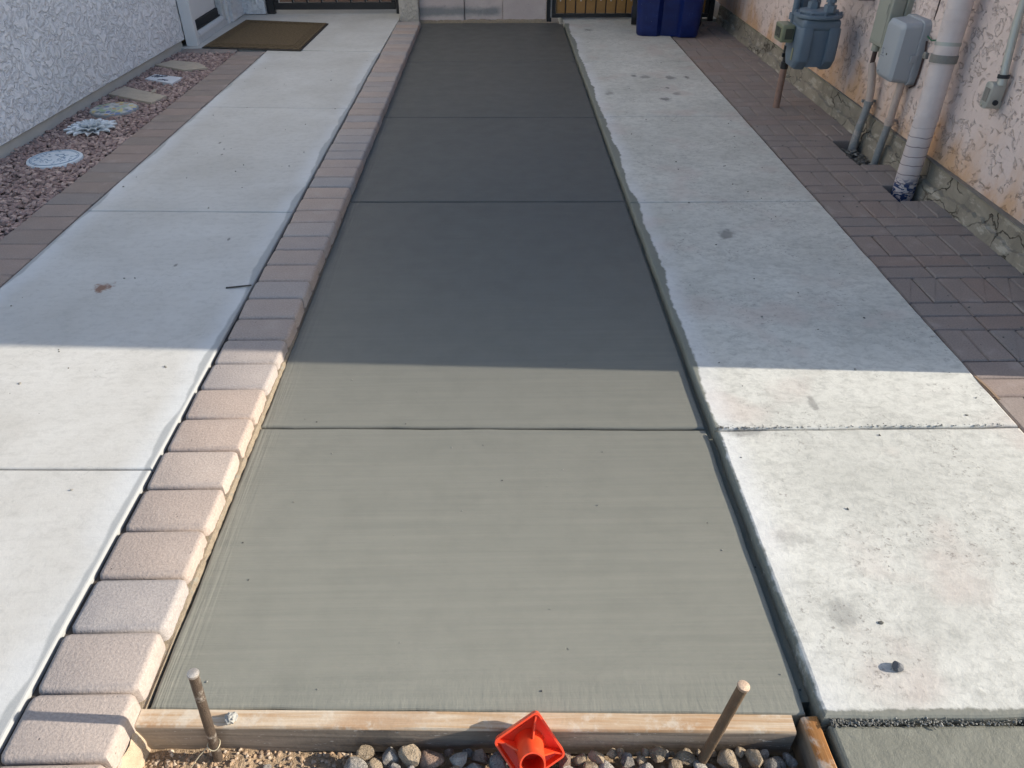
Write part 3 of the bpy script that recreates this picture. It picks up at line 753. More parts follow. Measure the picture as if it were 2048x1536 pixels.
# ------------------------------------------------------------------ right house
def rwx(y): return 2.232 - 0.009 * (y - 2.0)
hr = empty('house', (3.5, 5, 0), 'pink stucco house with orange stains above a cracked grey foundation', 'house')
YC = 2.02
mb = MB(); mb.prism([(rwx(YC), YC), (7.5, YC), (7.5, 10.5), (rwx(10.5), 10.5)], 0.155, 3.08)
mb.build('wall', 'stuccoR', hr)
# foundation: smooth band, then a broken plaster skin lower down
mb = MB(); rows = []; NY = 260
for i in range(NY + 1):
    y = YC + 0.003 + (8.05 - YC) * i / NY; row = []
    for j, (dx, z) in enumerate([(0.004, 0.158), (-0.010, 0.152), (-0.014, 0.12), (-0.014, 0.08), (-0.018, 0.03), (-0.02, -0.05), (-0.02, -0.15)]):
        q = mnoise.noise(Vector((y * 5, z * 9, 1))) + 0.6 * mnoise.noise(Vector((y * 17, z * 17, 4)))
        row.append((rwx(y) + dx + (0.004 * q if j > 1 else 0), y, z))
    rows.append(row)
n_ = 7
mb.add([p for r_ in rows for p in r_], [(i * n_ + j, (i + 1) * n_ + j, (i + 1) * n_ + j + 1, i * n_ + j + 1) for i in range(NY) for j in range(n_ - 1)])
mb.box(2.25, 7.4, YC + 0.01, 8.0, -0.1, 0.154)
fo = mb.build('foundation', 'stem', hr, smooth=True)
mb = MB(); rows = []; NY = 420
for i in range(NY + 1):
    y = YC + 0.003 + (8.0 - YC) * i / NY
    t = 0.066 + 0.035 * mnoise.noise(Vector((y * 2.3, 0, 8))) + 0.022 * mnoise.noise(Vector((y * 9, 3, 8))) + 0.012 * mnoise.noise(Vector((y * 30, 3, 1)))
    t = max(0.016, min(0.118, t)); th = 0.019 + 0.008 * mnoise.noise(Vector((y * 4, 7, 2)))
    row = []
    for dx, z in ((0.01, t - 0.004), (0.0, t), (-th, t - 0.004), (-th - 0.004, t * 0.55), (-th - 0.008, 0.012), (-th - 0.010, -0.15)):
        q = mnoise.noise(Vector((y * 13, z * 20, 5))) + 0.5 * mnoise.noise(Vector((y * 40, z * 40, 5)))
        row.append((rwx(y) - 0.014 + dx + 0.004 * q, y, z))
    rows.append(row)
mb.add([p for r_ in rows for p in r_], [(i * 6 + j, (i + 1) * 6 + j, (i + 1) * 6 + j + 1, i * 6 + j + 1) for i in range(NY) for j in range(5)])
mb.build('broken_plaster', 'stem', fo)
MB().box(rwx(5) - 0.012, rwx(5) + 0.02, YC - 0.002, 8.05, 0.1545, 0.1585).build('drip_screed', 'clamp', hr)

# ------------------------------------------------------------------ far end: gates, pillar, wall
pil = MB().box(-0.942, -0.755, 8.0, 8.5, -0.05, 1.75).build('pillar', 'stuccoP', None, loc=(-0.85, 8.25, 0), bevel=0.008)
tag(pil, 'cream stucco gate pillar at the far end of the paver kerb', 'pillar')
fw = empty('block_wall', (-0.13, 8.2, 0), 'weathered pinkish plastered wall patched grey across the end of the fresh concrete', 'wall')
for a, b, dy in ((-0.753, -0.318, 0.0), (-0.313, 0.055, 0.012), (0.058, 0.478, 0.004)):
    MB().box(a, b, 8.055 + dy, 8.4, -0.05, 1.7).build('panel', 'patch', fw, bevel=0.006)
MB().box(-0.752, 0.478, 8.03, 8.42, 1.702, 1.76).build('coping', 'stuccoP', fw, bevel=0.006)
mb = MB(); rows = []
for i in range(61):
    x = -0.75 + 1.225 * i / 60; q = mnoise.noise(Vector((x * 11, 2, 2))) + 0.5 * mnoise.noise(Vector((x * 37, 2, 2)))
    rows.append([(x, 8.058, 0.030 + 0.014 * q), (x, 8.048 - 0.004 * q, 0.018 + 0.008 * q), (x, 8.042 - 0.004 * q, -0.01)])
mb.add([p for r_ in rows for p in r_], [(i * 3 + j, (i + 1) * 3 + j, (i + 1) * 3 + j + 1, i * 3 + j + 1) for i in range(60) for j in range(2)])
mb.build('rough_base', 'mortar', fw)

gl = empty('gate', (-1.6, 8.3, 0), 'black metal gate with brown wooden slats beside the doormat', 'gate')
MB().box(-2.275, -2.205, 8.26, 8.33, 0.045, 1.75).build('post', 'black', gl, bevel=0.003)
MB().box(-1.00, -0.948, 8.26, 8.33, 0.045, 1.75).build('post', 'black', gl, bevel=0.003)
f_ = MB().box(-2.20, -1.005, 8.27, 8.31, 0.085, 0.145).build('frame', 'black', gl, bevel=0.002)
MB().box(-2.20, -1.005, 8.27, 8.31, 1.62, 1.68).build('rail', 'black', f_, bevel=0.002)
for x in (-2.20, -1.045): MB().box(x, x + 0.04, 8.272, 8.308, 0.147, 1.618).build('stile', 'black', f_, bevel=0.002)
sm = MB().box(-0.060, 0.060, -0.008, 0.008, 0, 1.46).mesh('slat', bevel=0.002, seg=1); sm.materials.append(M['gatewood'])
for i in range(8): inst('slat', sm, gl, (-2.091 + i * 0.1435, 8.305, 0.15))
for i in range(7): MB().box(-2.026 + i * 0.1435, -2.012 + i * 0.1435, 8.275, 8.293, 0.147, 1.618).build('bar', 'black', gl)
MB().box(-2.2, -0.95, 9.0, 9.2, 0.0, 1.9).build('screen_wall', 'stuccoP', hl)

gr = empty('gate', (1.25, 8.12, 0), 'black metal gate with honey-coloured wooden planks behind the blue bin', 'gate')
MB().box(0.488, 0.535, 8.09, 8.14, 0.0, 1.75).build('post', 'black', gr, bevel=0.003)
MB().box(2.08, 2.13, 8.09, 8.14, 0.0, 1.75).build('post', 'black', gr, bevel=0.003)
f_ = MB().box(0.54, 2.075, 8.09, 8.13, 0.036, 0.068).build('frame', 'black', gr, bevel=0.002)
MB().box(0.54, 2.075, 8.09, 8.13, 1.65, 1.69).build('rail', 'black', f_, bevel=0.002)
for x in (0.54, 2.04): MB().box(x, x + 0.035, 8.092, 8.128, 0.07, 1.648).build('stile', 'black', f_, bevel=0.002)
mb = MB(); mb.tube([(0.53, 8.085, 0.04), (0.53, 8.085, 1.6)], 0.007, 8); mb.build('hinge_rod', 'conduit', gr, smooth=True)
pm = MB().box(-0.043, 0.043, -0.009, 0.009, 0, 1.575).mesh('plank', bevel=0.002, seg=1); pm.materials.append(M['plank'])
smm = MB().tube([(0, 0.0, 0), (0, -0.004, 0)], 0.0085, 8).mesh('screw'); smm.materials.append(M['screw'])
for i in range(15):
    pl = inst('plank', pm, gr, (0.622 + i * 0.099, 8.122, 0.072))
    s_ = bpy.data.objects.new('screw', smm); col.objects.link(s_); s_.parent = pl; s_.location = (rnd.uniform(-.006, .006), -0.009, 0.118 + rnd.uniform(-.006, .006))
for i in range(14): MB().box(0.6645 + i * 0.099, 0.6785 + i * 0.099, 8.131, 8.145, 0.05, 1.66).build('bar', 'black', gr)
MB().box(0.45, 2.2, 9.2, 9.4, 0.0, 1.9).build('screen_wall', 'stuccoP', hr)
MB().box(0.65, 2.2, 8.21, 9.2, -0.1, 0.0).build('rear_pavement', 'right', wr)

# ------------------------------------------------------------------ blue bin
bn = empty('recycling_bin', (1.565, 7.5, 0.015), 'dark blue plastic wheeled bin standing in front of the plank gate', 'bin')
def bin_ring(w, d, r, rec, z):
    rec *= 1.7
    pts = rrect(w, d, r, 4)                        # starts at +x,+y corner, goes round; front is the -y side
    out = pts[:12]                                  # +y corners then left-front corner
    out += [(-0.035 * w / 0.56 - 0.06, -d / 2), (-0.055, -d / 2 + rec), (0.085, -d / 2 + rec), (0.115, -d / 2)]
    return [(x, y, z) for x, y in out + pts[12:]]
mb = MB(); prof = [(0.525, 0.50, 0.05, 0.020, 0.0), (0.55, 0.53, 0.055, 0.028, 0.02), (0.56, 0.55, 0.06, 0.030, 0.12), (0.60, 0.62, 0.06, 0.030, 0.55), (0.635, 0.70, 0.06, 0.028, 0.88), (0.64, 0.71, 0.06, 0.002, 0.92), (0.67, 0.74, 0.07, 0.0, 0.93), (0.67, 0.74, 0.07, 0.0, 0.965)]
rings = [bin_ring(*p) for p in prof]; n_ = len(rings[0])
mb.add([p for r_ in rings for p in r_], [(i * n_ + j, i * n_ + (j + 1) % n_, (i + 1) * n_ + (j + 1) % n_, (i + 1) * n_ + j) for i in range(len(rings) - 1) for j in range(n_)] + [tuple(range(n_))[::-1]])
RB = Matrix.Translation((1.565, 7.545, 0.017)) @ Matrix.Rotation(R(-9), 4, 'Z')
mb.xform(RB); mb.build('body', 'bin', bn, smooth=True)
mb = MB(); mb.prism(rrect(0.68, 0.75, 0.07, 4), 0.97, 0.995); mb.prism(rrect(0.60, 0.66, 0.07, 4), 0.996, 1.03); mb.xform(RB); mb.build('lid', 'bin', bn, bevel=0.008, smooth=True)
for s_ in (-1, 1):
    w_ = MB().tube([(s_ * 0.27, 0.28, 0.11), (s_ * 0.325, 0.28, 0.11)], 0.11, 20).xform(RB).build('wheel', 'rubber', bn, smooth=True)
    MB().tube([(s_ * 0.265, 0.28, 0.11), (s_ * 0.33, 0.28, 0.11)], 0.05, 14).xform(RB).build('hub', 'bin', w_, smooth=True)
MB().tube([(-0.22, 0.40, 0.94), (0.22, 0.40, 0.94)], 0.015, 10).xform(RB).build('handle', 'bin', bn, smooth=True)

# ------------------------------------------------------------------ gas meter
gm = empty('gas_meter', (1.9, 5.05, 0.01), 'blue-grey gas meter on a rusty riser pipe beside the pink wall', 'gas meter')
def loft(rings, caps=True):
    mb = MB(); n = len(rings[0]); fs = [(i * n + j, i * n + (j + 1) % n, (i + 1) * n + (j + 1) % n, (i + 1) * n + j) for i in range(len(rings) - 1) for j in range(n)]
    if caps: fs += [tuple(range(n))[::-1], tuple(range((len(rings) - 1) * n, len(rings) * n))]
    return mb.add([p for r_ in rings for p in r_], fs)
# two cast diaphragm covers (front and back) with a waisted core between them
def cover(xa, xb, ya, yb, inset):
    yc = (ya + yb) / 2; hw = (yb - ya) / 2
    def oct_(x, s):
        w = hw * s; pr = [(-1, .36), (-.93, .52), (.93, .52), (1, .36), (1, .10), (.62, -0.02), (-.62, -0.02), (-1, .10)]
        zc = 0.44
        return [(x, yc + a * w, zc + ((0.32 + b * 0.46) - 0.44) * (0.5 + s / 2)) for a, b in pr]
    return loft([oct_(xa, inset[0]), oct_(xa + (xb - xa) * 0.25, inset[1]), oct_(xb, 1.0)])
bd = cover(1.825, 1.90, 4.86, 5.09, (0.80, 0.97)).build('front_cover', 'meter', gm, bevel=0.006, smooth=True)
cb = cover(2.075, 2.00, 4.86, 5.09, (0.80, 0.97)).build('back_cover', 'meter', gm, bevel=0.006, smooth=True)
mb = MB()
def core_ring(z, a): return [(1.90 + a, 4.885 + a * .4, z), (2.0 - a, 4.885 + a * .4, z), (2.0 - a, 5.07, z), (1.90 + a, 5.07, z)]
core = loft([core_ring(0.33, -0.004), core_ring(0.36, 0.0), core_ring(0.45, -0.006), core_ring(0.56, -0.008)])
core.build('core', 'meter', gm, bevel=0.004, smooth=True)
mb = MB()
mb.prism([(1.835, 4.872), (2.065, 4.872), (2.065, 5.085), (1.835, 5.085)], 0.535, 0.600)
mb.build('upper_case', 'meter', gm, bevel=0.022, seg=3, smooth=True)
hd = MB()
hd.prism([(1.95 + 0.155 * math.cos(a) * (1.0 if abs(math.cos(a)) < .8 else .93), 4.98 + 0.135 * math.sin(a)) for a in [2 * math.pi * i / 20 for i in range(20)]], 0.602, 0.622)
hd = hd.build('top_flange', 'meter', gm, bevel=0.004, smooth=True)
MB().prism([(1.95 + 0.115 * math.cos(2 * math.pi * i / 20), 4.98 + 0.098 * math.sin(2 * math.pi * i / 20)) for i in range(20)], 0.620, 0.640).build('dome', 'meter', hd, bevel=0.008, smooth=True)
for i in range(10):
    a = 2 * math.pi * (i + .5) / 10; cx, cy = 1.95 + 0.132 * math.cos(a), 4.98 + 0.115 * math.sin(a)
    MB().tube([(cx, cy, 0.621), (cx, cy, 0.632)], 0.008, 6).build('bolt', 'meter', hd)
for px, py in ((1.93, 5.03), (1.985, 4.91)):
    st_ = MB().tube([(px, py, 0.63), (px, py, 0.95)], 0.021, 14).build('connection_pipe', 'meter', gm, smooth=True)
    MB().tube([(px, py, 0.638), (px, py, 0.675)], 0.036, 6).build('union_nut', 'meter', st_)
    MB().tube([(px, py, 0.69), (px, py, 0.715)], 0.030, 6).build('union_nut', 'meter', st_)
MB().tube([(1.985, 4.91, 0.95), (1.985, 4.91, 0.985), (2.0, 4.91, 1.0), (2.24, 4.91, 1.0)], 0.021, 12).build('house_pipe', 'meter', gm, smooth=True)
ix = MB().box(1.742, 1.822, 4.96, 5.10, 0.455, 0.555).build('index_housing', 'index', gm, bevel=0.010, seg=3, smooth=True)
MB().box(1.7395, 1.7415, 4.985, 5.075, 0.478, 0.535).build('dial', 'dial', ix)
MB().box(1.765, 1.812, 4.9575, 4.9595, 0.475, 0.535).build('dial', 'dial', ix)
MB().box(1.8215, 1.8235, 4.93, 4.955, 0.36, 0.43).build('name_plate', 'index', gm)
rs = MB().tube([(1.866, 5.150, -0.12), (1.868, 5.152, 0.27)], 0.0215, 16).build('riser_pipe', 'rust', gm, smooth=True)
mb = MB().tube([(1.868, 5.152, 0.26), (1.868, 5.152, 0.30), (1.868, 5.152, 0.302), (1.868, 5.152, 0.36), (1.868, 5.152, 0.362), (1.868, 5.152, 0.40)], [.025, .025, .020, .020, .026, .026], 14); vv = mb.build('shut_off_valve', 'black', gm, smooth=True)
MB().box(1.83, 1.862, 5.12, 5.14, 0.335, 0.36).build('valve_lug', 'black', vv, bevel=0.004)
MB().tube([(1.868, 5.152, 0.395), (1.868, 5.152, 0.95)], 0.021, 14).build('supply_pipe', 'meter', gm, smooth=True)
MB().tube([(1.868, 5.152, 0.555), (1.868, 5.152, 0.59)], 0.034, 8).build('coupling', 'meter', gm)
MB().tube([(1.868, 5.152, 0.95), (1.868, 5.152, 0.985), (1.88, 5.13, 1.0), (1.93, 5.05, 1.0), (1.93, 5.03, 0.97), (1.93, 5.03, 0.945)], 0.021, 12).build('inlet_bend', 'meter', gm, smooth=True)
MB().tube([(1.975, 5.18, 0.64), (1.945, 5.24, 0.64)], 0.082, 22).build('regulator', 'meter', gm, bevel=0.01, smooth=True)
rp = tag(MB().tube([(2.13, 4.80, 0.735), (2.13, 5.75, 0.735)], 0.014, 12).build('wall_pipe', 'redpipe', None, loc=(2.13, 5.3, 0.735), smooth=True), 'thin dark red pipe fixed level along the pink wall above the gas meter', 'pipe')
for yy in (4.84, 5.02, 5.35): MB().box(2.112, 2.236, yy - .012, yy + .012, 0.712, 0.7205).build('pipe_clip', 'redpipe', rp)

# ------------------------------------------------------------------ utility boxes
def rounded_cover(x_front, x_back, y0, y1, z0, z1, r, mbev):
    mb = MB(); yc = (y0 + y1) / 2; zc = (z0 + z1) / 2; w = y1 - y0; h = z1 - z0
    rings = []
    for x, s in ((x_back, 0.0), (x_back - (x_back - x_front) * .82, 0.008), (x_front + 0.012, 0.014), (x_front + 0.003, 0.022), (x_front, 0.034)):
        rings.append([(x, yc + a, zc + b) for a, b in rrect(w - 2 * s, h - 2 * s, max(0.006, r - s * 0.3), 5)])
    return loft(rings)
tb = empty('telephone_box', (2.15, 4.24, 0.42), 'rounded blue-grey plastic telephone box with a side clasp on the pink wall', 'utility box')
cv = rounded_cover(2.075, 2.172, 4.135, 4.345, 0.418, 0.722, 0.03, 0).build('cover', 'telebox', tb, smooth=True)
bk = loft([[(x, 4.24 + a, 0.570 + b) for a, b in rrect(0.226, 0.320, 0.034, 5)] for x in (2.174, 2.222)]).build('back_plate', 'telebox', tb, bevel=0.004, smooth=True)
MB().box(2.150, 2.184, 4.1225, 4.1345, 0.530, 0.566).build('clasp', 'telebox', cv, bevel=0.002)
MB().tube([(2.0749, 4.245, 0.548), (2.0735, 4.245, 0.548)], 0.006, 10).build('keyhole', 'dial', cv)
lg = MB()
for (ya, za, yb, zb) in ((4.283, 0.568, 4.303, 0.568), (4.303, 0.568, 4.283, 0.545), (4.283, 0.545, 4.300, 0.545), (4.272, 0.533, 4.312, 0.533)):
    lg.tube([(2.0745, ya, za), (2.0745, yb, zb)], 0.0022, 5)
lg.build('moulded_emblem', 'telemark', cv)
MB().tube([(2.0752, 4.29, 0.455), (2.0735, 4.29, 0.455)], 0.006, 10).build('moulded_stud', 'telemark', cv)
tc = tag(MB().tube([(2.20, 4.112, 0.64), (2.205, 4.108, 0.60), (2.205, 4.105, 0.48), (2.205, 4.115, 0.42), (2.20, 4.15, 0.40)], 0.005, 8).build('cable', 'cable', None, loc=(2.2, 4.11, 0.4), smooth=True), 'short dark cable looping down the side of the telephone box', 'cable')
tag(MB().tube([(2.215, 4.13, 0.735), (2.212, 4.125, 0.78), (2.214, 4.13, 1.2), (2.214, 4.13, 2.6)], 0.0045, 8).build('cable', 'cable', None, loc=(2.214, 4.13, 0.73), smooth=True), 'thin dark cable running up the pink wall above the telephone box', 'cable')
tag(MB().tube([(2.20, 4.12, 0.66), (2.19, 4.05, 0.655), (2.185, 3.98, 0.672), (2.16, 3.90, 0.705), (2.15, 3.86, 0.70)], 0.0035, 7).build('ground_wire', 'green', None, loc=(2.19, 4.0, 0.66), smooth=True), 'thin green wire from the telephone box to the thick pipe clamp', 'wire')

eb = empty('electrical_box', (2.16, 4.47, 0.55), 'grey-green plastic cable box partly behind the telephone box', 'utility box')
c_ = MB().box(2.105, 2.178, 4.385, 4.555, 0.545, 0.86).build('cover', 'elbox', eb, bevel=0.007, seg=3, smooth=True)
MB().box(2.102, 2.1045, 4.405, 4.535, 0.565, 0.84).build('raised_panel', 'elbox', c_, bevel=0.001)
MB().box(2.098, 2.1015, 4.415, 4.432, 0.71, 0.76).build('latch_tab', 'elbox', c_, bevel=0.0015)
MB().box(2.18, 2.222, 4.378, 4.562, 0.54, 0.865).build('back_plate', 'elbox', eb, bevel=0.004)
MB().tube([(2.14, 4.52, 0.545), (2.14, 4.52, 0.505)], 0.025, 14).build('hub', 'elbox', eb, smooth=True)
MB().box(2.125, 2.175, 4.40, 4.45, 0.49, 0.5445).build('hub', 'elbox', eb, bevel=0.004)

c1 = empty('conduit_pipe', (2.135, 4.45, -0.05), 'grey conduit with a wall clip below the grey-green cable box', 'pipe')
MB().tube([(2.14, 4.52, 0.515), (2.14, 4.52, 0.435)], 0.013, 12).build('upper_pipe', 'cable', c1, smooth=True)
MB().tube([(2.14, 4.52, 0.44), (2.145, 4.51, 0.415), (2.155, 4.475, 0.30), (2.158, 4.47, 0.235)], [.018, .021, .021, .021], 14).build('painted_pipe', 'conduitpink', c1, smooth=True)
MB().tube([(2.158, 4.47, 0.236), (2.15, 4.463, 0.17), (2.135, 4.455, 0.10), (2.128, 4.45, 0.03), (2.11, 4.435, -0.13)], [.022, .022, .022, .024, .024], 14).build('lower_pipe', 'conduit', c1, smooth=True)
mb = MB(); mb.tube([(2.158, 4.47, 0.225), (2.158, 4.47, 0.243)], 0.0265, 14); mb.box(2.13, 2.235, 4.492, 4.508, 0.227, 0.241); mb.build('clip', 'conduit', c1)
c2 = empty('conduit_pipe', (2.15, 4.16, -0.05), 'grey conduit with a pink painted top below the telephone box', 'pipe')
MB().tube([(2.165, 4.175, 0.43), (2.16, 4.172, 0.30), (2.158, 4.17, 0.205)], 0.0195, 14).build('painted_pipe', 'conduitpink', c2, smooth=True)
MB().tube([(2.158, 4.17, 0.206), (2.145, 4.168, 0.08), (2.135, 4.165, -0.12)], 0.020, 14).build('lower_pipe', 'conduit', c2, smooth=True)
mb = MB(); mb.tube([(2.158, 4.17, 0.196), (2.158, 4.17, 0.228)], 0.025, 14); mb.box(2.16, 2.235, 4.19, 4.206, 0.205, 0.219); mb.build('clip', 'conduitpink', c2)

bp = empty('waste_pipe', (2.12, 3.74, -0.08), 'thick pale pink pipe with ring lines and blue marks at its foot', 'pipe')
MB().tube([(2.112, 3.738, -0.13), (2.115, 3.742, 0.36), (2.125, 3.775, 0.70), (2.13, 3.80, 1.1), (2.13, 3.80, 3.3)], 0.0545, 28).build('pipe', 'pipe', bp, smooth=True)
MB().tube([(2.116, 3.745, 0.35), (2.116, 3.746, 0.362)], 0.057, 28).build('coupling_edge', 'pipe', bp, smooth=True)
cl = MB().tube([(2.1225, 3.767, 0.615), (2.124, 3.771, 0.650)], 0.0605, 28).build('hose_clamp', 'clamp', bp, smooth=True)
MB().box(2.055, 2.073, 3.815, 3.845, 0.62, 0.648).build('clamp_screw', 'clamp', cl, bevel=0.003)
MB().tube([(2.125, 3.776, 0.69), (2.1255, 3.778, 0.706)], 0.0575, 28).build('strap', 'steelc', bp, smooth=True)

lb = empty('conduit_fitting', (2.19, 3.40, 0.54), 'steel conduit ending in a grey fitting near the thick pink pipe', 'conduit')
MB().tube([(2.185, 3.372, 0.652), (2.185, 3.385, 0.70), (2.188, 3.42, 0.86), (2.19, 3.43, 1.0), (2.19, 3.43, 2.9)], 0.0165, 16).build('pipe', 'steelc', lb, smooth=True)
MB().tube([(2.184, 3.366, 0.615), (2.185, 3.372, 0.645)], 0.020, 14).build('connector', 'steelc', lb, smooth=True)
MB().tube([(2.185, 3.371, 0.643), (2.185, 3.373, 0.658)], 0.024, 14).build('gland_nut', 'rubber', lb, smooth=True)
b_ = loft([[(x, 3.385 + a, 0.570 + b) for a, b in rrect(0.058, 0.11, 0.018, 4)] for x in (2.146, 2.205)]).build('fitting_body', 'steelc', lb, bevel=0.003, smooth=True)
MB().box(2.1435, 2.1455, 3.368, 3.402, 0.545, 0.60).build('cover_plate', 'clamp', b_)
MB().tube([(2.1455, 3.395, 0.527), (2.142, 3.395, 0.527)], 0.006, 8).build('screw', 'screw', b_)
MB().tube([(2.178, 3.347, 0.545), (2.178, 3.356, 0.545)], 0.011, 14).build('side_hub', 'rubber', b_)
mb = MB().box(2.178, 2.236, 3.37, 3.40, 0.515, 0.5145 + .03).build('side_outlet', 'steelc', lb)

# ------------------------------------------------------------------ door mat and garden pieces
dm = empty('doormat', (-2.02, 7.3, ZL), 'brown ribbed doormat lying outside the white side door', 'doormat')
MC = [(-2.47, 6.79), (-1.62, 6.665), (-1.585, 7.755), (-2.41, 7.93)]
def inset(poly, t):
    cx = sum(p[0] for p in poly) / len(poly); cy = sum(p[1] for p in poly) / len(poly)
    return [(cx + (x - cx) * (1 - t), cy + (y - cy) * (1 - t)) for x, y in poly]
MB().slab(MC, 0.0485, 0.056, 0.003, 1).build('backing', 'matedge', dm)
MB().slab(inset(MC, 0.035), 0.0565, 0.063, 0.002, 1).build('pile', 'mat', dm)
for t in (0.10, 0.16, 0.22):
    a = inset(MC, t); b = inset(MC, t + 0.025); mb = MB()
    mb.add([(x, y, 0.0655) for x, y in a] + [(x, y, 0.0655) for x, y in b], [(i, (i + 1) % 4, 4 + (i + 1) % 4, 4 + i) for i in range(4)])
    mb.add([(x, y, 0.0655) for x, y in a] + [(x, y, 0.0632) for x, y in a], [(i, (i + 1) % 4, 4 + (i + 1) % 4, 4 + i) for i in range(4)])
    mb.add([(x, y, 0.0655) for x, y in b] + [(x, y, 0.0632) for x, y in b], [(i, (i + 1) % 4, 4 + (i + 1) % 4, 4 + i) for i in range(4)])
    mb.build('border_rib', 'mat', dm)

def disc(cx, cy, r, z0, z1, name, m, parent, n=40, ch=0.006, wob=0.0):
    P = [(cx + r * (1 + wob * mnoise.noise(Vector((math.cos(a) * 2, math.sin(a) * 2, 3)))) * math.cos(a), cy + r * (1 + wob * mnoise.noise(Vector((math.cos(a) * 2, math.sin(a) * 2, 3)))) * math.sin(a)) for a in [2 * math.pi * i / n for i in range(n)]]
    return MB().slab(P, z0, z1, ch, 2).build(name, m, parent, smooth=True)
pq = empty('round_plaque', (-2.455, 4.147, 0.02), 'round pale blue plaque with worn lettering ring lying on the gravel', 'plaque')
disc(-2.455, 4.147, 0.142, 0.02, 0.050, 'disc', 'plaque', pq, 44, 0.006, 0.05)
def ring_tube(cx, cy, r, z, t, n=48):
    mb = MB(); P = [(cx + r * math.cos(2 * math.pi * i / n), cy + r * math.sin(2 * math.pi * i / n), z) for i in range(n + 1)]
    return mb.tube(P, t, 5, False)
ring_tube(-2.455, 4.147, 0.124, 0.050, 0.0022).build('rim_line', 'plaqueink', pq)
ring_tube(-2.455, 4.147, 0.116, 0.050, 0.0014).build('rim_line', 'plaqueink', pq)
mb = MB(); q = random.Random(11)
for i in range(58):
    a = q.uniform(0, 6.28); r0 = q.uniform(0.025, 0.105); L_ = q.uniform(0.010, 0.026); b = a + q.uniform(-1.5, 1.5); cx, cy = -2.455 + r0 * math.cos(a), 4.147 + r0 * math.sin(a)
    b2 = b + q.uniform(-1.2, 1.2)
    mb.tube([(cx, cy, 0.050), (cx + L_ * .5 * math.cos(b), cy + L_ * .5 * math.sin(b), 0.051), (cx + L_ * .5 * (math.cos(b) + math.cos(b2)), cy + L_ * .5 * (math.sin(b) + math.sin(b2)), 0.050)], 0.0019, 5)
mb.build('relief_pattern', 'plaqueink', pq)['kind'] = 'stuff'

fl = empty('flower_ornament', (-2.476, 4.67, 0.02), 'white many-petalled flower ornament lying on the gravel', 'ornament')
def petal(L, W, a, lift, curl, m, base=0.02):
    mb = MB(); rows = []
    for i in range(7):
        t = i / 6; w = W * math.sin(math.pi * min(1, 0.12 + 0.80 * t)) ** 0.8 * (1 if t < .97 else .55); r = 0.012 + L * t; z = base + lift * math.sin(t * 1.9) + curl * t * t
        rows.append([(r, -w, z + 0.007), (r, -w * .5, z + 0.001), (r, 0, z - 0.002), (r, w * .5, z + 0.001), (r, w, z + 0.007)])
    vs = [p for r_ in rows for p in r_]; n = len(vs)
    vs2 = [(x, y, z - 0.006) for x, y, z in vs]
    fs = [(i * 5 + j, i * 5 + j + 1, (i + 1) * 5 + j + 1, (i + 1) * 5 + j) for i in range(6) for j in range(4)]
    fs2 = [tuple(n + k_ for k_ in f[::-1]) for f in fs]
    bo = [j for j in range(5)] + [i * 5 + 4 for i in range(1, 7)] + [30 + j for j in range(3, -1, -1)] + [i * 5 for i in range(5, 0, -1)]
    fs3 = [(bo[i], bo[(i + 1) % len(bo)], n + bo[(i + 1) % len(bo)], n + bo[i]) for i in range(len(bo))]
    mb.add(vs + vs2, fs + fs2 + fs3)
    mb.xform(Matrix.Translation((-2.476, 4.67, 0.0)) @ Matrix.Rotation(a, 4, 'Z'))
    return mb.build('petal', m, fl, smooth=True)
for i in range(14): petal(0.138 + rnd.uniform(-.010, .010), 0.0225, 2 * math.pi * i / 14 + rnd.uniform(-.06, .06), 0.026, 0.002, 'flower', 0.026)
for i in range(12): petal(0.095, 0.018, 2 * math.pi * (i + .4) / 12 + rnd.uniform(-.08, .08), 0.032, 0.004, 'flower', 0.036)
for i in range(9): petal(0.050, 0.014, 2 * math.pi * (i + .2) / 9, 0.028, 0.006, 'flowercore', 0.046)
disc(-2.476, 4.67, 0.020, 0.03, 0.072, 'flower_centre', 'flowercore', fl, 16, 0.010)

ms = empty('mosaic_disc', (-2.498, 5.06, 0.02), 'round stepping stone with a colourful mosaic top on the gravel', 'stepping stone')
disc(-2.498, 5.06, 0.150, 0.015, 0.053, 'stone', 'stonegrey', ms, 12, 0.004, 0.03)
disc(-2.498, 5.06, 0.143, 0.0535, 0.056, 'mosaic_face', 'mosaic', ms, 12, 0.002, 0.03)
t1 = empty('stepping_stone', (-2.47, 5.4, 0.02), 'tan rectangular stepping stone between the mosaic disc and the white tile', 'stepping stone')
MB().slab([(-2.305, 5.194), (-2.263, 5.359), (-2.641, 5.606), (-2.683, 5.416)], 0.02, 0.054, 0.006).build('stone', 'tan', t1)
mb = MB(); scatter(mb, 1, lambda q: (-2.37, 5.43, 0.063), 0.018, (1, 1.01), 5); tag(mb.build('stone_chip', 'tan', None, loc=(-2.37, 5.43, 0.054)), 'small brown stone chip lying on the tan rectangular stepping stone', 'stone')
wt = empty('white_tile', (-2.45, 5.8, 0.02), 'white square tile with dark painted marks lying on the gravel', 'tile')
MB().slab([(-2.335, 5.672), (-2.318, 5.845), (-2.549, 5.938), (-2.578, 5.815)], 0.02, 0.052, 0.003).build('tile', 'tile', wt)
mk = MB()
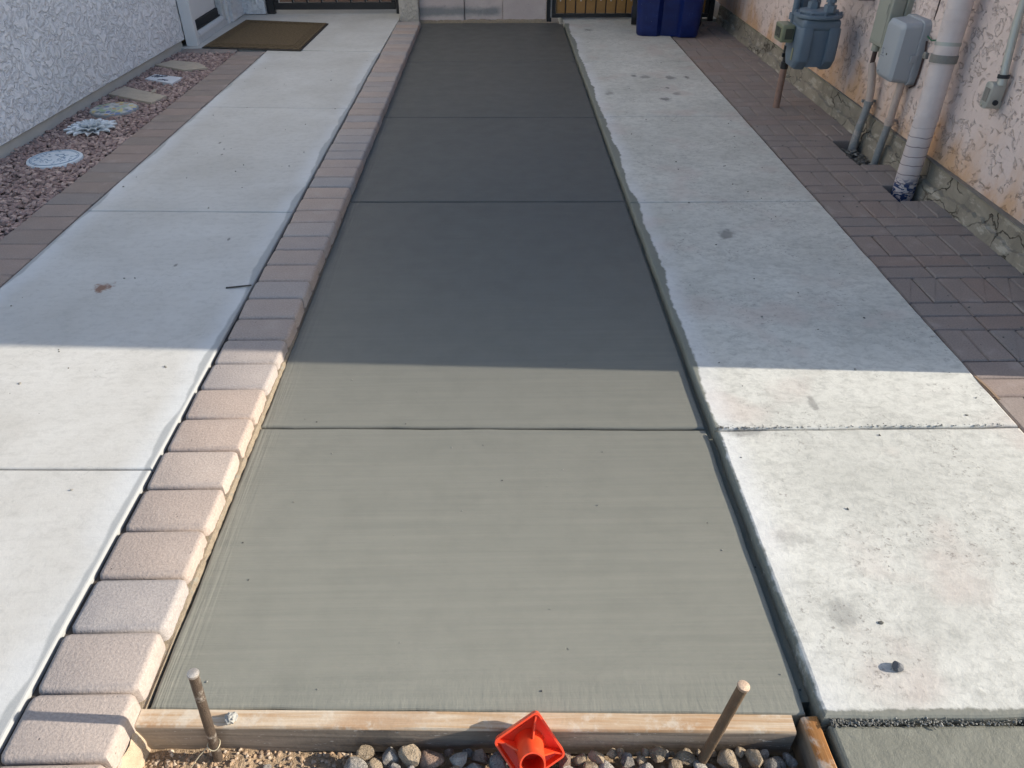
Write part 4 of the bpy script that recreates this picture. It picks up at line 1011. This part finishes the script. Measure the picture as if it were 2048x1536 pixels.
for (ax, ay, bx, by) in ((-2.545, 5.86, -2.515, 5.90), (-2.52, 5.845, -2.50, 5.895), (-2.50, 5.84, -2.47, 5.885), (-2.49, 5.86, -2.46, 5.85), (-2.47, 5.90, -2.44, 5.88), (-2.455, 5.85, -2.435, 5.875), (-2.47, 5.77, -2.39, 5.755), (-2.44, 5.785, -2.41, 5.745)):
    mk.tube([(ax, ay, 0.0522), ((ax + bx) / 2 + .006, (ay + by) / 2 + .004, 0.0528), (bx, by, 0.0522)], 0.0045, 5)
mk.build('painted_mark', 'tileink', wt)
t2 = empty('stepping_stone', (-2.44, 6.2, 0.02), 'tan angular stepping stone nearest the paver end by the door', 'stepping stone')
MB().slab([(-2.37, 6.045), (-2.217, 6.115), (-2.33, 6.27), (-2.561, 6.35), (-2.655, 6.22)], 0.024, 0.056, 0.005).build('stone', 'tan', t2)

# ------------------------------------------------------------------ foreground: trench, boards, stakes, cap, stones
mb = MB(); nx, ny = 90, 60; vs = []
for j in range(ny + 1):
    for i in range(nx + 1):
        x = -0.775 + 1.42 * i / nx; y = -0.4 + 1.30 * j / ny
        q = mnoise.noise(Vector((x * 6, y * 6, 1))) + 0.6 * mnoise.noise(Vector((x * 19, y * 19, 2))) + 0.3 * mnoise.noise(Vector((x * 50, y * 50, 3)))
        vs.append((x, y, -0.105 + 0.012 * q + 0.020 * max(0, min(1, (-0.25 - x) / 0.4))))
mb.add(vs, [(j * (nx + 1) + i, j * (nx + 1) + i + 1, (j + 1) * (nx + 1) + i + 1, (j + 1) * (nx + 1) + i) for j in range(ny) for i in range(nx)])
tag(mb.build('trench_floor', 'dirt', smooth=True), 'sandy soil floor of the trench in front of the form board', kind='structure')
def tz(x, y):
    q = mnoise.noise(Vector((x * 6, y * 6, 1))) + 0.6 * mnoise.noise(Vector((x * 19, y * 19, 2)))
    return -0.105 + 0.012 * q + 0.020 * max(0, min(1, (-0.25 - x) / 0.4))
def cl_(q):
    x = -0.76 + (0.85 if q.random() < .8 else 1.4) * q.random(); y = 0.45 + 0.40 * q.random(); return x, y, tz(x, y) + 0.002
mb = MB(); scatter(mb, 4200, cl_, 0.0024, (0.5, 2.4), 17, 0.8)
tag(mb.build('soil_crumbs', 'clod'), 'loose tan soil crumbs in front of the form board', kind='stuff')

# form board (front edge slightly skewed)
ang = math.atan2(fr(0.605) - fr(-0.77), 1.375)
fb = MB(); nb = 34
def wob(x, s): return 0.0016 * mnoise.noise(Vector((x * 9, s, 1)))
ringsb = []
for i in range(nb + 1):
    x = 1.372 * i / nb
    ringsb.append([(x, -0.039 + wob(x, 1), -0.092), (x, -0.039 + wob(x, 2), -0.004 + wob(x, 5)), (x, -0.0355 + wob(x, 2), 0.0005 + wob(x, 3)), (x, -0.0005, 0.001 + wob(x, 3)), (x, -0.0005, -0.092)])
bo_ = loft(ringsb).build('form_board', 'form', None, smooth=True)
bo_.location = (-0.768, fr(-0.768), 0.0); bo_.rotation_euler = (0, 0, ang)
tag(bo_, 'long weathered timber form board holding the front edge of the fresh concrete', 'board')
sb = loft([[(x, -0.0185 + wob(x, 6), -0.10), (x, -0.0185 + wob(x, 7) * 1.5, -0.003), (x, -0.014, 0.0 + wob(x, 8)), (x, 0.014, 0.001 + wob(x, 9)), (x, 0.0185 + wob(x, 9) * 1.5, -0.004), (x, 0.0185, -0.10)] for x in [1.1 * i / 28 for i in range(29)]]).build('form_board', 'form2', None, smooth=True)
sb.location = (0.640, 0.853, 0.002); sb.rotation_euler = (0, 0, R(-88.6))
tag(sb, 'orange-brown stained side board running back from the long form board end', 'board')

def stake(name, p0, p1, r, hm, label, m):
    e = empty(name, p0, label, 'stake', 'steel stakes at the form board')
    a, b = Vector(p0), Vector(p1); q = []; rr_ = []
    for i in range(15):
        t = i / 14; q.append(a.lerp(b, t)); rr_.append(r * (1 + 0.05 * mnoise.noise(Vector((t * 9, r, 1)))))
    MB().tube(q, rr_, 14).build('shaft', m, e, smooth=True)
    d = (b - a).normalized()
    MB().tube([b - d * 0.004, b + d * 0.001, b + d * 0.004, b + d * 0.0055], [r * 1.02, r * 1.18, r * 1.12, r * 0.8], 14).build('head', hm, e, smooth=True)
    return e
stake('steel_stake', (-0.611, 0.828, -0.17), (-0.588, 0.838, 0.214), 0.0098, 'stakehead2', 'grey mottled steel stake with a mushroomed head and wire tie', 'stake')
stake('steel_stake', (0.392, 0.794, -0.17), (0.4495, 0.800, 0.203), 0.0105, 'stakehead', 'brown leaning steel stake with a bare hammered end right of the orange cap', 'stakebrown')
wt_ = MB()
wt_.tube([(-0.603 + 0.0125 * math.cos(a), 0.8325 + 0.0125 * math.sin(a), -0.028 + 0.003 * math.sin(a * 2 + 1)) for a in [2 * math.pi * i / 20 for i in range(21)]], 0.0013, 6)
wt_.tube([(-0.615, 0.829, -0.030), (-0.632, 0.815, -0.042), (-0.650, 0.800, -0.062), (-0.653, 0.785, -0.085), (-0.648, 0.765, -0.092)], 0.0011, 6)
tag(wt_.build('tie_wire', 'wire', None, loc=(-0.603, 0.8325, -0.03), smooth=True), 'loose tan wire looped round the grey stake', 'wire')
mb = MB(); vs = []
for v in IV3:
    s_ = 1 + 0.35 * mnoise.noise(v * 2.2) + 0.2 * mnoise.noise(v * 5)
    vs.append((-0.570 + v.x * 0.013 * s_, 0.868 + v.y * 0.012 * s_, 0.009 + v.z * 0.010 * s_))
mb.add(vs, IF3); tag(mb.build('mortar_lump', 'lump', None, loc=(-0.57, 0.868, 0.0)), 'small pale lump of dried mortar on top of the form board', 'lump')
mb = MB(); vs = []
for v in IV3:
    w_ = Vector(v)
    for d in ((.5, .6, .6), (-.8, .2, .5), (.2, -.9, .3), (.7, -.3, .6)):
        dn = Vector(d).normalized(); e = w_.dot(dn) - 0.72
        if e > 0: w_ -= dn * e
    vs.append((0.862 + w_.x * 0.0125, 0.951 + w_.y * 0.013, 0.027 + w_.z * 0.010))
mb.add(vs, IF3); tag(mb.build('pebble', 'pebble', None, loc=(0.862, 0.951, 0.02)), 'single dark slate pebble lying on the mottled concrete slab', 'stone')
tag(MB().tube([(-1.082, 2.648, 0.049), (-1.04, 2.655, 0.0495), (-0.985, 2.662, 0.052)], 0.0035, 6).build('stick', 'dark', None, loc=(-1.04, 2.655, 0.047)), 'thin dark stick lying on the pale walkway against the kerb', 'stick')
mb = MB(); rows = []
for i in range(13):
    t = i / 12; rows.append([(1.594 + 0.012 * t, 2.04 - 0.13 * t, 0.021 + 0.003 * math.sin(t * 3.0)), (1.604 + 0.012 * t, 2.04 - 0.13 * t, 0.020 + 0.002 * math.sin(t * 3)), (1.604 + 0.012 * t, 2.04 - 0.13 * t, 0.0175), (1.594 + 0.012 * t, 2.04 - 0.13 * t, 0.0185 + 0.003 * math.sin(t * 3.0))])
tag(loft(rows).build('seed_pod', 'leaf', None, loc=(1.6, 1.98, 0.015)), 'thin curled brown sliver lying in the joint beside the sunlit pavers', 'debris')

# orange square rebar cap
C0 = Vector((0.050, 0.812, -0.010)); nrm = Vector((0.04, -0.80, 0.60)).normalized()
uu = (Vector((0, 0, 1)) - nrm * nrm.z).normalized(); ux = uu.cross(nrm)
RM = Matrix((( ux.x, uu.x, nrm.x, C0.x), (ux.y, uu.y, nrm.y, C0.y), (ux.z, uu.z, nrm.z, C0.z), (0, 0, 0, 1))) @ Matrix.Rotation(R(31), 4, 'Z')
cp = empty('rebar_cap', C0, 'orange plastic square safety cap with ribs and open socket leaning on the form board', 'safety cap')
S_ = 0.106
def ringp(s, r, z, n=5): return [(x, y, z) for x, y in rrect(s, s, r, n)]
tr = loft([ringp(S_ - .012, 0.008, -0.004), ringp(S_, 0.010, 0.004), ringp(S_ + .003, 0.011, 0.020), ringp(S_ - .005, 0.008, 0.020), ringp(S_ - 0.010, 0.007, 0.004), ringp(S_ - 0.03, 0.006, 0.002)])
tr.xform(RM); tr.build('tray', 'orange', cp, bevel=0.0, smooth=True)
sk = MB(); n = 28; prof = [(0.033, 0.003), (0.0285, 0.012), (0.0272, 0.035), (0.0255, 0.088), (0.0255, 0.090), (0.0222, 0.090), (0.0222, 0.02), (0.001, 0.019)]
rings = [[(r * math.cos(2 * math.pi * i / n), r * math.sin(2 * math.pi * i / n), z) for i in range(n)] for r, z in prof]
sk = loft(rings, False); sk.xform(RM); sk.build('socket', 'orange', cp, smooth=True)
for a in (45, 135, 225, 315):
    rb = MB(); w = 0.0016
    p = [(0.024, 0.004), (0.066, 0.004), (0.069, 0.018), (0.050, 0.019), (0.0275, 0.040), (0.024, 0.040)]
    rb.add([(x, -w, z) for x, z in p] + [(x, w, z) for x, z in p], [(0, 1, 2, 3, 4, 5), (11, 10, 9, 8, 7, 6)] + [(i, (i + 1) % 6, 6 + (i + 1) % 6, 6 + i) for i in range(6)])
    rb.xform(RM @ Matrix.Rotation(R(a), 4, 'Z')); rb.build('rib', 'orange', cp)
em_ = MB(); q = random.Random(4)
for i in range(9): em_.box(-0.018 + i * 0.0040, -0.0158 + i * 0.0040, 0.0395, 0.0425, 0.0025, 0.0055)
em_.xform(RM); em_.build('embossed_marks', 'orange', cp)

# river stones in the trench
def rock_mesh(seed, cc, cn):
    q = random.Random(seed); pl_ = []
    for i in range(q.randint(9, 14)):
        d = Vector((q.gauss(0, 1), q.gauss(0, 1), q.gauss(0, 1))).normalized(); pl_.append((d, q.uniform(0.48, 0.80)))
    sx, sy, sz = q.uniform(.95, 1.3), q.uniform(.8, 1.0), q.uniform(.62, .9)
    vs = []
    for v in IV3:
        w_ = Vector(v)
        for d, t in pl_:
            e = w_.dot(d) - t
            if e > 0: w_ = w_ - d * e * 0.97
        w_ = w_ * (1 + 0.05 * mnoise.noise(w_ * 3 + Vector((seed, 0, 0))))
        vs.append((w_.x * sx, w_.y * sy, w_.z * sz))
    me = MB().add(vs, IF3).mesh('stone', smooth=True); me.materials.append(M['rock_' + cn]); return me
SKINS = {'tan': (0.44, 0.335, 0.23), 'brown': (0.29, 0.20, 0.155), 'grey': (0.30, 0.275, 0.25), 'pale': (0.52, 0.47, 0.41)}
RV = {}
for ci, (cn, cc) in enumerate(SKINS.items()):
    RV[cn] = [rock_mesh(100 + ci * 10 + i, cc, cn) for i in range(5)]
q = random.Random(21); placed = []
def try_place(x, y, s_, grp, lift=0.0, skin=None, where=None):
    for (a, b, r) in placed:
        if (x - a) ** 2 + (y - b) ** 2 < (0.70 * (s_ + r)) ** 2: return False
    placed.append((x, y, s_))
    cn = skin or q.choice(['tan', 'tan', 'tan', 'tan', 'brown', 'grey', 'pale', 'pale'])
    o = bpy.data.objects.new('stone', RV[cn][q.randrange(5)]); col.objects.link(o)
    o.scale = (s_, s_, s_); o.location = (x, y, tz(x, y) + s_ * 0.50 + lift)
    o.rotation_euler = (q.uniform(-.5, .5), q.uniform(-.5, .5), q.uniform(0, 6.28))
    sz = 'large' if s_ > 0.024 else 'mid-sized' if s_ > 0.016 else 'small'
    if where is None:
        where = ('at the edge of the sandy soil' if x < -0.16 else 'beside the orange cap towards the grey stake' if x < 0.0 else 'under or just below the orange cap' if x < 0.13
                 else 'between the orange cap and the brown stake' if x < 0.37 else 'behind the brown stake near the side board')
    tag(o, '%s %s stone %s' % (sz, cn, where), 'stone', grp); return True
cnt = 0
def flim(x): return fr(x) - 0.043
for k_ in range(14000):
    x = q.uniform(-0.34, 0.60); y = q.uniform(0.60, 0.835)
    s_ = q.uniform(0.020, 0.032) if k_ < 2500 else q.uniform(0.013, 0.022) if k_ < 6000 else q.uniform(0.008, 0.014)
    if y + s_ * 0.85 > flim(x) or x + s_ > 0.612: continue
    if q.random() > max(0.0, min(1, (x + 0.34) / 0.20)): continue
    if x > 0.47 and q.random() < 0.6: continue
    cap_ = (x - 0.05) ** 2 + (y - 0.785) ** 2 < 0.06 ** 2
    if cap_ and s_ > 0.018: continue
    if try_place(x, y, s_, 'river stones in the trench', 0.0 if cap_ else 0.034 + q.uniform(0, 0.012)): cnt += 1
    if cnt >= 250: break
for (x, y, s_) in ((-0.52, 0.800, 0.010), (-0.50, 0.812, 0.009), (-0.47, 0.80, 0.012), (-0.44, 0.79, 0.008), (-0.40, 0.80, 0.012), (-0.545, 0.80, 0.008)):
    try_place(x, y, s_, 'pebbles in the soil', 0.0, 'grey', 'half sunk in sandy soil by the grey stake')
print('stones', len(placed))

# loose bits on the paving
def onp(q):
    z = q.random()
    if z < .35: return q.uniform(1.62, 2.15), 2.2 + 5.2 * q.random() ** 1.3, 0.014
    if z < .7: return q.uniform(0.68, 1.55), q.uniform(0.86, 7.4), 0.021
    return q.uniform(-1.95, -1.03), q.uniform(1.3, 6.5), 0.046
mb = MB(); scatter(mb, 150, onp, 0.0032, (0.5, 1.6), 8, 0.7)
tag(mb.build('grit', 'crumb'), 'loose specks of grit scattered on the old slabs and pavers', kind='stuff')
def onw(q):
    y = 0.92 + 1.2 * q.random() ** 1.5; return q.uniform(-0.72, 0.61), y, 0.001
mb = MB(); scatter(mb, 26, onw, 0.0020, (0.5, 1.5), 9, 0.6)
tag(mb.build('cement_specks', 'crumb'), 'tiny cement specks on the sunlit fresh concrete', kind='stuff')
# leaf litter in the soil pocket round the conduits
def lit(q): return q.uniform(1.985, 2.16), q.uniform(4.09, 4.45), -0.07 + 0.045 * q.random()
mb = MB(); scatter(mb, 260, lit, 0.008, (0.5, 1.8), 12, 0.35)
tag(mb.build('leaf_litter', 'crumb'), 'dark leaf litter in the soil pocket round the conduits', kind='stuff')
